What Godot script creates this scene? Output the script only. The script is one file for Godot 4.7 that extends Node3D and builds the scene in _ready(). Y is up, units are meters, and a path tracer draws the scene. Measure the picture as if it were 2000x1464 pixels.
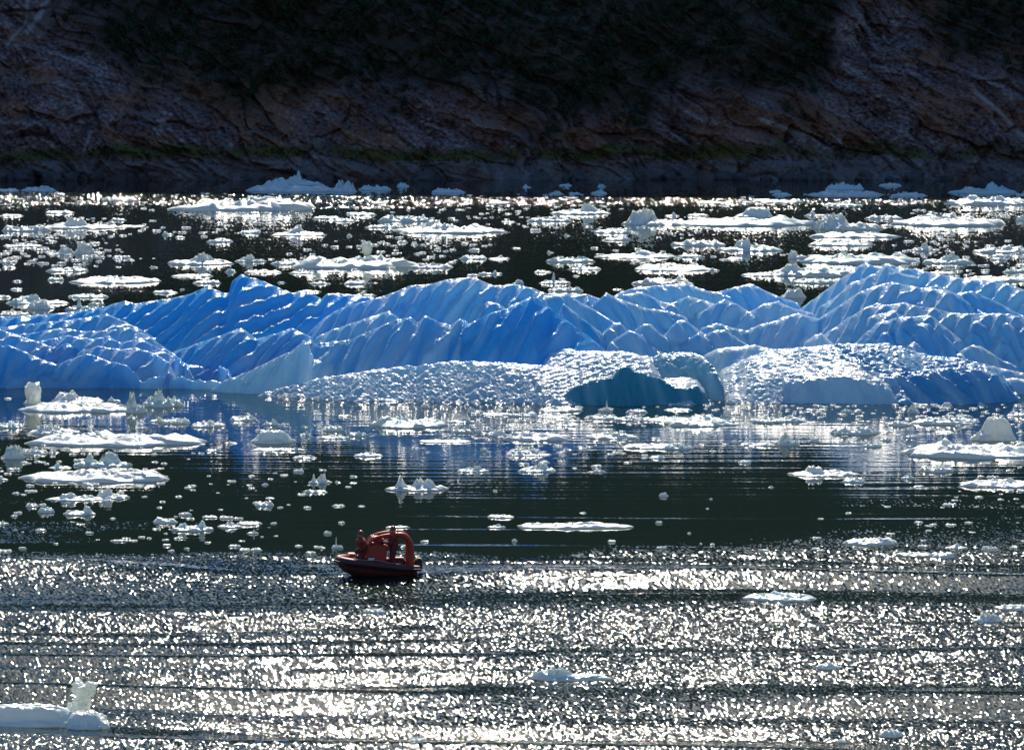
extends Node3D
# A backlit fjord seen through a long lens from a ship's deck: rock shore in shade, drifting ice,
# ribbed blue icebergs, wind-roughened water and a red rescue boat.
const EYE_Y := 24.0
const PITCH := -5.92
const FOCAL := 6000.0          # in pixels of the 2000-pixel-wide photograph
const SUN_UP := 42.0
var taken := {}
var M := {}

# ---------------------------------------------------------------- helpers
func sight(px: float, py: float) -> Vector3:
	var v := (px - 1000.0) / FOCAL
	var w := (732.0 - py) / FOCAL
	var c := cos(deg_to_rad(PITCH))
	var s := sin(deg_to_rad(PITCH))
	return Vector3(v, w * c + s, -(c - w * s))

func at_depth(px: float, py: float, z: float) -> Vector3:
	var d := sight(px, py)
	return Vector3(0, EYE_Y, 0) + d * (z / -d.z)

func on_water(px: float, py: float) -> Vector3:
	var d := sight(px, py)
	return Vector3(0, EYE_Y, 0) + d * (EYE_Y / -d.y)

func numbered(called: String) -> String:
	var n: int = taken.get(called, 0)
	taken[called] = n + 1
	return called if n == 0 else "%s_%03d" % [called, n]

func tag(o: Node, label := "", category := "", group := "", kind := "") -> Node:
	if label: o.set_meta("label", label)
	if category: o.set_meta("category", category)
	if group: o.set_meta("group", group)
	if kind: o.set_meta("kind", kind)
	return o

func put(called: String, mesh: Mesh, mat: Material, parent: Node = self) -> MeshInstance3D:
	var o := MeshInstance3D.new()
	o.name = numbered(called) if parent == self else called
	o.mesh = mesh
	o.material_override = mat
	o.cast_shadow = GeometryInstance3D.SHADOW_CASTING_SETTING_ON
	parent.add_child(o, true)
	return o

func array_mesh(v: PackedVector3Array, n: PackedVector3Array, idx: PackedInt32Array, col := PackedColorArray()) -> ArrayMesh:
	var a := []
	a.resize(Mesh.ARRAY_MAX)
	a[Mesh.ARRAY_VERTEX] = v
	a[Mesh.ARRAY_NORMAL] = n
	a[Mesh.ARRAY_INDEX] = idx
	if col.size() > 0: a[Mesh.ARRAY_COLOR] = col
	var m := ArrayMesh.new()
	m.add_surface_from_arrays(Mesh.PRIMITIVE_TRIANGLES, a)
	return m

func noise(seed_: int, freq: float, oct := 1, kind := FastNoiseLite.TYPE_SIMPLEX_SMOOTH) -> FastNoiseLite:
	var f := FastNoiseLite.new()
	f.seed = seed_
	f.frequency = freq
	f.noise_type = kind
	f.fractal_type = FastNoiseLite.FRACTAL_FBM if oct > 1 else FastNoiseLite.FRACTAL_NONE
	f.fractal_octaves = oct
	return f

func lin(r: float, g: float, b: float) -> Color:
	return Color(r, g, b).linear_to_srgb()

func mat(c: Color, rough: float, spec := 0.5) -> StandardMaterial3D:
	var m := StandardMaterial3D.new()
	m.albedo_color = c
	m.roughness = rough
	m.metallic_specular = spec
	return m

func poly_at(p: Array, x: float) -> float:
	if x <= p[0][0]: return p[0][1]
	for i in range(1, p.size()):
		if x <= p[i][0]:
			var t: float = (x - p[i - 1][0]) / maxf(p[i][0] - p[i - 1][0], 0.001)
			return lerpf(p[i - 1][1], p[i][1], t)
	return p[-1][1]

# Sheet of rows x columns of points: faces turned up / outward, normals from the sheet itself.
func sheet(v: PackedVector3Array, rows: int, cols: int, col := PackedColorArray(), lowest := -1e9) -> ArrayMesh:
	var n := PackedVector3Array()
	n.resize(v.size())
	for r in rows:
		var r0: int = maxi(r - 1, 0) * cols
		var r1: int = mini(r + 1, rows - 1) * cols
		for c in cols:
			var du: Vector3 = v[r * cols + mini(c + 1, cols - 1)] - v[r * cols + maxi(c - 1, 0)]
			var dv: Vector3 = v[r1 + c] - v[r0 + c]
			n[r * cols + c] = dv.cross(du).normalized() * -1.0
	var idx := PackedInt32Array()
	for r in rows - 1:
		for c in cols - 1:
			var a := r * cols + c
			var b := a + cols
			if maxf(maxf(v[a].y, v[a + 1].y), maxf(v[b].y, v[b + 1].y)) < lowest: continue
			idx.append_array(PackedInt32Array([a, b, a + 1, a + 1, b, b + 1]))
	return array_mesh(v, n, idx, col)
# ---------------------------------------------------------------- water
# Wind patches: how strongly the surface is roughened at a place on the water (metres).
var wind_n: FastNoiseLite
var wind_m: FastNoiseLite
func wind(x: float, z: float) -> float:
	var edge := 13.0 * wind_n.get_noise_2d(x * 0.5, z * 2.2)
	var near_front := 147.0 + 2.5 * smoothstep(2.0, 26.0, x) + 0.25 * edge + 3.0 * wind_n.get_noise_2d(x * 3.0, z * 3.0 + 60.0)
	var w := 1.0 - smoothstep(near_front - 2.0, near_front + 1.5 + 12.0 * smoothstep(0.0, 20.0, x), z)
	var streak := smoothstep(0.12, 0.45, wind_m.get_noise_2d(x * 0.25, z * 2.6))
	w = maxf(w, 0.75 * streak * (1.0 - smoothstep(150.0, 176.0, z)))
	w *= 0.82 + 0.75 * wind_m.get_noise_2d(x * 0.12 + 90.0, z * 1.5 + 30.0)
	# the boat's wake
	w = maxf(w, 1.25 * smoothstep(-3.6, -2.6, x) * (1.0 - smoothstep(1.0, 6.0, x)) * (1.0 - smoothstep(0.5, 1.6, absf(z - 141.0 + (x + 3.0) * 0.12))))
	# breeze under the far shore
	var far := smoothstep(478.0 + edge, 505.0 + edge, z)
	# which dies away in the lee of the cliff
	var lee := 602.0 - poly_at([[-90, 54.0], [0, 72.0], [90, 83.0]], x)
	far *= 1.0 - smoothstep(lee - 7.0, lee + 3.0, z)
	w = maxf(w, far * (0.62 + 0.38 * smoothstep(-0.3, 0.2, wind_m.get_noise_2d(x * 0.3, z * 0.8))))
	return w

# long wake and wind swell, crests nearly across the view: (height, slope away from the viewer)
var swell: FastNoiseLite
func swell_at(x: float, z: float) -> Vector2:
	var za := z + x * 0.045 + 1.4 * wind_n.get_noise_2d(x * 0.9, z * 0.7)
	var keep := (1.0 - smoothstep(138.0, 152.0, z)) * smoothstep(-0.6, 0.25, swell.get_noise_2d(x * 0.022 + 40.0, z * 0.06))
	var sa := 0.03 + 0.36 * keep
	if z > 160.0: sa *= 0.12
	var bend := 0.9 * swell.get_noise_2d(x * 0.007, z * 0.03)
	var h := PackedFloat32Array([0.0, 0.0])
	for k in 2:
		var q := za + 0.35 * k
		h[k] = saw(q / 6.8 + bend, 0.64) + 0.35 * saw(q / 3.7 + bend * 2.0, 0.7) + 0.8 * saw(q / 17.0 + bend * 0.6 + 0.55, 0.70) - 1.07
	return Vector2(sa * h[0], sa * (h[1] - h[0]) / 0.35)

func build_water() -> void:
	wind_n = noise(3, 0.03)
	wind_m = noise(7, 0.05)
	swell = noise(11, 1.0, 2)
	var ripple := noise(12, 1.0)
	var chop := noise(13, 1.0)
	var chop2 := noise(14, 1.0)
	var rng := RandomNumberGenerator.new()
	rng.seed = 5
	var zs := PackedFloat32Array([-260.0, -60.0, 20.0, 70.0, 90.0])
	var z := 96.0
	while z < 640.0:
		zs.append(z)
		z += maxf(0.13, z * z / (24.0 * 3072.0) * 0.8)
	zs.append_array(PackedFloat32Array([700.0, 800.0]))
	var us := PackedFloat32Array([-9.0, -3.2, -1.6])
	var half := 500
	for i in range(-half, half + 1): us.append(float(i) / half)
	us.append_array(PackedFloat32Array([1.6, 3.2, 9.0]))
	var rows := zs.size()
	var cols := us.size()
	var v := PackedVector3Array()
	var n := PackedVector3Array()
	v.resize(rows * cols)
	n.resize(rows * cols)
	var fine_row := 5
	for r in rows:
		z = zs[r]
		var hw := maxf(z, 60.0) * 0.185 + 8.0
		var rough_row := r >= fine_row and r < rows - 2
		for c in cols:
			var x := us[c] * hw
			var i := r * cols + c
			if not rough_row or c < 3 or c >= cols - 3:
				v[i] = Vector3(x, 0.0, -z)
				n[i] = Vector3.UP
				continue
			var w := wind(x, z)
			var sw := swell_at(x, z)
			var h0 := sw.x
			var slope_z := sw.y
			# small parallel ripples on the calm water
			var k0 := ripple.get_noise_2d(x * 0.05, z * 0.85 + x * 0.01)
			var k1 := ripple.get_noise_2d(x * 0.05, (z + 0.15) * 0.85 + x * 0.01)
			slope_z += 0.007 * (k1 - k0) / 0.15 * (1.0 - 0.75 * smoothstep(250.0, 330.0, z))
			var slope_x := 0.0
			# chop
			var away := clampf(-slope_z * 9.0, 0.0, 1.0)
			var a := w * (0.215 * (1.0 - 0.88 * away) + 0.16 * smoothstep(400.0, 480.0, z))
			slope_z += a * (0.62 + 0.5 * chop.get_noise_2d(x * 5.5, z * 3.2) + 0.9 * rng.randfn()) + (0.0035 + 0.007 * smoothstep(260.0, 400.0, z)) * rng.randfn()
			slope_x += a * (0.5 * chop2.get_noise_2d(x * 5.2, z * 3.0) + 1.0 * rng.randfn()) + 0.003 * rng.randfn()
			v[i] = Vector3(x, h0 + 0.012 * w * chop.get_noise_2d(x * 3.4, z * 2.2), -z)
			n[i] = Vector3(-slope_x, 1.0, slope_z).normalized()
	var idx := PackedInt32Array()
	idx.resize((rows - 1) * (cols - 1) * 6)
	var k := 0
	for r in rows - 1:
		for c in cols - 1:
			var a := r * cols + c
			var b := a + cols
			idx[k] = a; idx[k + 1] = b; idx[k + 2] = a + 1
			idx[k + 3] = a + 1; idx[k + 4] = b; idx[k + 5] = b + 1
			k += 6
	var o := put("fjord_water", array_mesh(v, n, idx), M.water)
	tag(o, "dark green fjord water, mirror calm by the icebergs and glittering in front", "water", "", "structure")
# ---------------------------------------------------------------- shore
var cliff_n := {}
func cliff_back(y: float) -> float:      # how far the slope lies behind the shoreline at a height
	return y * 0.7 if y < 14.0 else 9.8 + (y - 14.0) * 0.85

func saw(t: float, sharp := 0.75) -> float:   # ledges: slow rise, quick fall
	var f := t - floorf(t)
	return f / sharp if f < sharp else (1.0 - f) / (1.0 - sharp)

func cells(seed_: int, freq: float, what: int) -> FastNoiseLite:
	var f := noise(seed_, freq, 1, FastNoiseLite.TYPE_CELLULAR)
	f.cellular_return_type = what
	f.cellular_jitter = 0.9
	return f

# slabs of bedded rock: cells drawn out along the dip
func slab_uv(x: float, y: float) -> Vector2:
	var w: float = cliff_n.warp.get_noise_2d(x * 1.5, y * 1.5) * 3.0
	return Vector2((x * 0.84 - y * 0.54) * 0.42 + w, (x * 0.54 + y * 0.84) * 1.15 + w)

func cliff_point(x: float, y: float, ridge: float) -> Vector3:
	var big: float = cliff_n.big.get_noise_2d(x, y)
	var mid: float = cliff_n.mid.get_noise_2d(x, y * 1.4)
	var warp: float = cliff_n.warp.get_noise_2d(x, y)
	var q := y * 0.83 + x * 0.50 + warp * 5.0
	var out := 7.0 * big + 2.6 * mid
	out += 1.9 * saw(q / 6.3, 0.8) + 0.9 * saw(q / 2.3 + warp, 0.7)
	var q2 := x * 0.85 - y * 0.5 + warp * 4.0
	out += 1.2 * saw(q2 / 7.7, 0.85)
	var uv := slab_uv(x, y)
	out += 1.3 * cliff_n.slab.get_noise_2dv(uv) + 0.45 * cliff_n.slab2.get_noise_2dv(uv)
	out -= 0.7 * (1.0 - smoothstep(0.0, 0.12, cliff_n.crack.get_noise_2dv(uv) + 1.0))
	out += 0.75 * cliff_n.fine.get_noise_2d(x, y) + 0.35 * cliff_n.tiny.get_noise_2d(x, y)
	out *= smoothstep(-3.0, 3.5, y) * 0.85 + 0.15
	out *= 1.0 - 0.8 * smoothstep(ridge * 0.7, ridge * 0.95, y)
	return Vector3(x, y + 0.25 * mid, -(602.0 + cliff_back(y) - out + 3.0 * cliff_n.big.get_noise_2d(x * 1.7, 40.0)))

const GREEN_EDGE := [[-400, -120], [-60, -90], [120, 0], [200, 100], [300, 180], [450, 190], [600, 195], [750, 170], [850, 160], [930, 200], [1050, 215], [1130, 235], [1250, 200], [1350, 170], [1480, 185], [1600, 165], [1640, 60], [1675, -30], [1760, -60], [1850, 50], [1990, 150], [2200, 190], [2500, 60]]
var green_edge := []     # lower edge of the shrubs along the slope, in metres
func greenness(x: float, y: float) -> float:
	# how far a place on the slope lies above the lower edge of the shrubs
	return y - poly_at(green_edge, x) + 9.0 * cliff_n.mid.get_noise_2d(x * 0.9 + y * 0.5 + 50.0, y * 1.2 - x * 0.4) + 2.0

# pale quartz veins and washed streaks seen on the rock
const VEINS := [[78, -40, 62, 30, 7], [62, 30, 38, 62, 8], [36, -20, 33, 40, 4], [33, 40, 5, 85, 4], [318, 250, 345, 222, 3], [180, 290, 192, 255, 3], [1895, 170, 1945, 225, 5], [1945, 225, 2010, 290, 6], [1480, 232, 1560, 262, 5]]
var veins := []          # the same as places on the slope, in metres
func vein(x: float, y: float, g: float) -> float:
	var p := Vector2(x, y)
	var best := 0.0
	for q in veins:
		if absf(x - q[0].x) > 14.0: continue
		var e := Geometry2D.get_closest_point_to_segment(p, q[0], q[1])
		best = maxf(best, 1.0 - smoothstep(0.4, 1.2, p.distance_to(e) / q[2] + 0.5 * g))
	return best * 0.8

func build_cliff() -> void:
	cliff_n = {"big": noise(21, 0.013, 2), "mid": noise(22, 0.05, 3), "warp": noise(23, 0.03, 2), "fine": noise(24, 0.32, 3), "tiny": noise(25, 1.1, 2), "tint": noise(26, 0.06, 3), "grain": noise(27, 0.9, 2), "seam": noise(28, 0.55, 3), "slab": cells(29, 0.22, FastNoiseLite.RETURN_CELL_VALUE), "crack": cells(29, 0.22, FastNoiseLite.RETURN_DISTANCE2_SUB), "slab2": cells(30, 0.55, FastNoiseLite.RETURN_CELL_VALUE)}
	var rise := tan(deg_to_rad(SUN_UP))
	for q in VEINS:
		var e0 := at_depth(q[0], q[1], 616.0)
		var e1 := at_depth(q[2], q[3], 616.0)
		veins.append([Vector2(e0.x, e0.y), Vector2(e1.x, e1.y), q[4] * 0.1])
	for q in GREEN_EDGE:
		var e := at_depth(q[0], q[1], 622.0)
		green_edge.append([e.x, e.y])
	# the crest stands just high enough for its shade to end where the photograph shows it on the water
	var crest := PackedFloat32Array()
	var ridge := 190.0
	var ys := PackedFloat32Array()
	var y := -3.0
	while y < 46.0:
		ys.append(y)
		y += 0.22
	var low := ys.size()
	for k in 60: ys.append(46.0 + (k + 1) / 60.0)
	var xs := PackedFloat32Array()
	var x := -600.0
	while x < -122.0:
		xs.append(x)
		x += 8.0
	while x < 122.0:
		xs.append(x)
		x += 0.29
	while x < 620.0:
		xs.append(x)
		x += 8.0
	for px in xs:
		var shade := poly_at([[-120, 50.0], [-90, 54.0], [0, 72.0], [90, 83.0], [120, 85.0]], px)
		crest.append(rise * (shade - 2.1) / (1.0 - 0.85 * rise))
	var rows := ys.size() + 3
	var cols := xs.size()
	var v := PackedVector3Array()
	var col := PackedColorArray()
	v.resize(rows * cols)
	col.resize(rows * cols)
	var rock := Color(0.175, 0.098, 0.088)
	var rust := Color(0.240, 0.098, 0.055)
	var pale := Color(0.370, 0.270, 0.245)
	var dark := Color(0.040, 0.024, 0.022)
	var moss := Color(0.085, 0.070, 0.014)
	var soil := Color(0.030, 0.022, 0.011)
	for r in rows:
		for c in cols:
			x = xs[c]
			ridge = crest[c]
			var i := r * cols + c
			if r >= ys.size():
				var back := float(r - ys.size() + 1)
				v[i] = Vector3(x, ridge - 30.0 * back * back / 3.0, -(602.0 + cliff_back(ridge) + back * 60.0))
				col[i] = rock
				continue
			y = ys[r] if r < low else 46.0 + (ridge - 46.0) * (ys[r] - 46.0)
			v[i] = cliff_point(x, y, ridge)
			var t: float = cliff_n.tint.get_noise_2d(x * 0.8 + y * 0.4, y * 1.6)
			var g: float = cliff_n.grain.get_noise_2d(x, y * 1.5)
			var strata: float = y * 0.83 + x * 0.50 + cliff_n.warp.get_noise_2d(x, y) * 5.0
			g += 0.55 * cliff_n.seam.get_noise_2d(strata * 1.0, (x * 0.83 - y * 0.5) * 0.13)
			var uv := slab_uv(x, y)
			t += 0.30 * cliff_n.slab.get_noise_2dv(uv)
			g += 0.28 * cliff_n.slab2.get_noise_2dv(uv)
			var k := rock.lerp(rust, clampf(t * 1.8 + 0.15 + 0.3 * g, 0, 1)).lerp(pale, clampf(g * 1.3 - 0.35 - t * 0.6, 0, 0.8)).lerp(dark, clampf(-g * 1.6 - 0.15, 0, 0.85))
			# the algae and moss line just above the high-water mark
			var band := 1.0 - clampf(absf(y - 5.0 - 2.2 * cliff_n.mid.get_noise_2d(x * 1.1, 9.0)) / 1.7, 0, 1)
			if band > 0.0: k = k.lerp(moss, clampf(band * 1.6 * (0.75 + g * 1.2 + t), 0, 0.9))
			if y < 3.6: k = k.lerp(Color(0.16, 0.125, 0.12), 0.6)     # bare tidal rock
			var green := greenness(x, y)
			if green > -3.0: k = k.lerp(soil, 0.85 * smoothstep(-3.0, 8.0, green + 7.0 * g))
			if y < 46.0: k = k.lerp(pale, vein(x, y, g))
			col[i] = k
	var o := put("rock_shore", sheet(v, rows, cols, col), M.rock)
	tag(o, "steep brown rock shore in shade with shrubs above", "cliff", "", "structure")
	ridge = 260.0
	# boulders and broken ledges along the waterline
	var rng := RandomNumberGenerator.new()
	rng.seed = 31
	var kinds := []
	for s in 4: kinds.append(stone(40 + s))
	for k in 46:
		x = rng.randf_range(-112, 112)
		var size := rng.randf_range(0.8, 2.6)
		if k < 9: x = -100.0 + rng.randf_range(-8, 8)
		var p := cliff_point(x, 0.2, ridge)
		var b := put("boulder", kinds[k % 4], M.boulder, o)
		b.position = Vector3(x, size * 0.12, p.z + rng.randf_range(0.2, 2.2))
		b.rotation = Vector3(rng.randf_range(-0.3, 0.3), rng.randf_range(0, TAU), rng.randf_range(-0.3, 0.3))
		b.scale = Vector3(size * 1.3, size * 0.8, size)
	# shrubs: clumps of leaves that cover the slope
	var clump := leaf_clump()
	var places: Array[Transform3D] = []
	for k in 40000:
		x = rng.randf_range(-135, 135)
		y = rng.randf_range(6, 62)
		var green := greenness(x, y)
		if green < rng.randf_range(-1.0, 9.0): continue
		if cliff_n.mid.get_noise_2d(x * 2.0, y * 2.0 + 200.0) < -0.05 and rng.randf() < 0.85: continue
		var s := rng.randf_range(0.5, 1.35)
		places.append(Transform3D(Basis(Vector3.UP, rng.randf() * TAU).scaled(Vector3(s, s * rng.randf_range(0.8, 1.3), s)), cliff_point(x, y, ridge) + Vector3(0, 0.3 * s, 0.2)))
		if places.size() > 4200: break
	for k in 2600:      # low growth on the moss line
		x = rng.randf_range(-125, 125)
		y = 5.0 + rng.randfn() * 0.8 + 2.2 * cliff_n.mid.get_noise_2d(x * 1.1, 9.0)
		if cliff_n.tint.get_noise_2d(x * 1.2, 77.0) < -0.1 and rng.randf() < 0.8: continue
		var s := rng.randf_range(0.10, 0.26)
		places.append(Transform3D(Basis(Vector3.UP, rng.randf() * TAU).scaled(Vector3(s * 1.6, s, s)), cliff_point(x, y, ridge)))
	var mm := MultiMesh.new()
	mm.transform_format = MultiMesh.TRANSFORM_3D
	mm.mesh = clump
	mm.instance_count = places.size()
	for k in places.size(): mm.set_instance_transform(k, places[k])
	var f := MultiMeshInstance3D.new()
	f.name = "shrub_cover"
	f.multimesh = mm
	f.material_override = M.leaf
	add_child(f)
	tag(f, "dark green alder scrub covering the upper rock slope", "shrubs", "", "stuff")

func stone(seed_: int) -> ArrayMesh:
	var n := noise(seed_, 0.9, 2)
	var v := PackedVector3Array()
	var rows := 10
	var cols := 15
	for r in rows:
		for c in cols:
			var d := Vector3.UP.rotated(Vector3.RIGHT, PI * r / (rows - 1)).rotated(Vector3.UP, -TAU * (c % (cols - 1)) / (cols - 1))
			v.append(d * (0.8 + 0.55 * n.get_noise_3dv(d * 1.3)))
	return sheet(v, rows, cols)

func leaf_clump() -> ArrayMesh:
	var rng := RandomNumberGenerator.new()
	rng.seed = 61
	var st := SurfaceTool.new()
	st.begin(Mesh.PRIMITIVE_TRIANGLES)
	for k in 70:
		var d := Vector3(rng.randfn(), rng.randfn(), rng.randfn()).normalized()
		var p := d * pow(rng.randf(), 0.5)
		var u := Vector3(rng.randfn(), rng.randfn(), rng.randfn()).normalized()
		var w := u.cross(d).normalized()
		var s := rng.randf_range(0.12, 0.26)
		st.add_vertex(p - u * s)
		st.add_vertex(p + w * s * 0.7)
		st.add_vertex(p + u * s)
		st.add_vertex(p - u * s)
		st.add_vertex(p + u * s)
		st.add_vertex(p - w * s * 0.7)
	st.generate_normals()
	return st.commit()
# ---------------------------------------------------------------- icebergs
# An iceberg is a surface over the water built from ridges. Each ridge: crest points seen in the photograph (x, y) at a
# distance z (or [z at first point, z at last]), slope of its near face, width of its rounded top, and the ribs melted
# into its face: lean (sideways metres per metre down), spacing, depth. c: kind of ice, 0 white bubbly .. 1 dense blue.
func ridge(pts: Array, z, slope := 0.95, top := 0.35, lean := 0.9, gap := 1.1, deep := 0.14, ice := 0.5, back := 0.55) -> Dictionary:
	return {"p": pts, "z": z, "s": slope, "t": top, "k": lean, "g": gap, "a": deep, "c": ice, "b": back}

func build_berg(called: String, label: String, ridges: Array, x0: float, x1: float, z0: float, z1: float, dx: float, dz: float, seed_: int, opt := {}) -> void:
	var cols := int((x1 - x0) / dx) + 1
	var rows := int((z1 - z0) / dz) + 1
	var jag := noise(seed_, 1.0, 3)
	var warp := noise(seed_ + 1, 0.28, 2)
	var scal := noise(seed_ + 2, opt.get("scallop_freq", 1.3), 3)
	var fine := noise(seed_ + 3, 4.5, 1)
	var streak := noise(seed_ + 4, 0.5, 3)
	var scal_a: float = opt.get("scallop", 0.03)
	var fine_a: float = opt.get("fine", 0.018)
	var rib_a: float = opt.get("rib_a", 1.4)
	var rib_g: float = opt.get("rib_g", 1.0)
	var soft_until: float = opt.get("soft_until", -999.0)
	var shore_slope: float = opt.get("shore_slope", 1.6)
	var steep: float = opt.get("steep", 1.0)
	var wide: float = opt.get("wide", 1.5)
	var nr := ridges.size()
	var crest := []
	var depth := []
	for rd in ridges:
		var w := []
		var np: int = rd.p.size()
		for i in np:
			var zz: float = rd.z if not (rd.z is Array) else lerpf(rd.z[0], rd.z[1], (rd.p[i][0] - rd.p[0][0]) / (rd.p[-1][0] - rd.p[0][0]))
			if rd.p[i].size() > 2: zz = rd.p[i][2]
			if opt.has("close_up"): zz = 218.0 + (zz - 218.0) * opt.close_up
			w.append(at_depth(rd.p[i][0], rd.p[i][1], zz))
		var cc := PackedFloat32Array()
		var dd := PackedFloat32Array()
		cc.resize(cols)
		dd.resize(cols)
		var j := 0
		for c in cols:
			var x := x0 + c * dx
			if x <= w[0].x:
				cc[c] = w[0].y - (w[0].x - x) * 2.2
				dd[c] = -w[0].z
			elif x >= w[np - 1].x:
				cc[c] = w[np - 1].y - (x - w[np - 1].x) * 2.2
				dd[c] = -w[np - 1].z
			else:
				while x > w[j + 1].x: j += 1
				var t: float = (x - w[j].x) / (w[j + 1].x - w[j].x)
				cc[c] = lerpf(w[j].y, w[j + 1].y, t) + 0.07 * jag.get_noise_2d(x * 1.4, dd[c] * 3.0 + nr) * opt.get("jag", 0.7)
				dd[c] = -lerpf(w[j].z, w[j + 1].z, t) + 0.5 * jag.get_noise_2d(x * 0.5, 30.0 + rd.p[0][1])
		crest.append(cc)
		depth.append(dd)
	var v := PackedVector3Array()
	var col := PackedColorArray()
	v.resize(rows * cols)
	col.resize(rows * cols)
	var white := Color(0.78, 0.83, 0.86)
	var blue: Color = opt.get("blue", Color(0.10, 0.47, 0.82))
	var kinds := PackedFloat32Array()
	for rd in ridges: kinds.append(rd.c)
	var shore := PackedVector2Array()       # waterline seen in the photograph, as places on the water
	for p in opt.get("shore", []):
		var g := on_water(p[0], p[1])
		shore.append(Vector2(g.x, -g.z))
	for c in cols:
		var x := x0 + c * dx
		var zw := z0 + 0.6
		if shore.size() > 0:
			zw = shore[0].y if x < shore[0].x else shore[-1].y
			for k in shore.size() - 1:
				if x >= shore[k].x and x <= shore[k + 1].x:
					zw = lerpf(shore[k].y, shore[k + 1].y, (x - shore[k].x) / (shore[k + 1].x - shore[k].x))
			zw += 0.35 * warp.get_noise_2d(x * 3.0, 70.0)
		var act := []
		for k in nr:
			if crest[k][c] > -0.8: act.append(k)
		for r in rows:
			var z := z0 + r * dz
			var h := -0.9
			var best := -1
			var bd := 0.0
			var wp := warp.get_noise_2d(x, z)
			for k in act:
				var d: float = depth[k][c] - z
				var rd: Dictionary = ridges[k]
				var t: float = rd.t * wide
				var y: float
				if d > 0.0:
					var s: float = rd.s * steep
					y = crest[k][c] - s * (sqrt(d * d + t * t) - t)
					if y < h: continue
					var gd: float = rd.a
					if gd > 0.0:
						var q: float = (x + rd.k * (236.0 - z)) / (rd.g * rib_g) + wp * 0.25
						var f := q - floorf(q)
						var rib := f / 0.74 if f < 0.74 else (1.0 - f) / 0.26
						var q3 := q * 3.0 + 0.37
						q3 -= floorf(q3)
						y -= gd * (rib_a * (1.0 - rib * rib) + 0.45 * absf(q3 - 0.3)) * minf(1.0, d * 0.8 + 0.2)
				else:
					y = crest[k][c] - rd.b * (sqrt(d * d + t * t) - t) - 0.12 * d * d * rd.b
				if y > h:
					h = y
					best = k
					bd = d
			h = minf(h, (z - zw) * (0.7 if x < soft_until else shore_slope))
			if best >= 0:
				var sc := scal.get_noise_2d(x, z * 1.2)
				sc *= 0.45 + 1.1 * clampf(0.5 + 1.2 * warp.get_noise_2d(x * 1.3 + 40.0, z * 1.3), 0.0, 1.0)
				h += scal_a * sc + fine_a * fine.get_noise_2d(x, z)
			var i := r * cols + c
			v[i] = Vector3(x, h, -z)
			var ice := 0.3
			if best >= 0:
				var rd: Dictionary = ridges[best]
				ice = rd.c * 1.15 - 0.12 + 0.45 * streak.get_noise_2d((x + rd.k * bd) * 1.2, 0.25 * bd + best * 7.0) + 0.12 * wp
			col[i] = white.lerp(blue, clampf(ice, 0.0, 1.0))
	var o := put(called, sheet(v, rows, cols, col, -0.35), M.ice)
	tag(o, label, "iceberg", "icebergs across the middle of the fjord")

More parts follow.
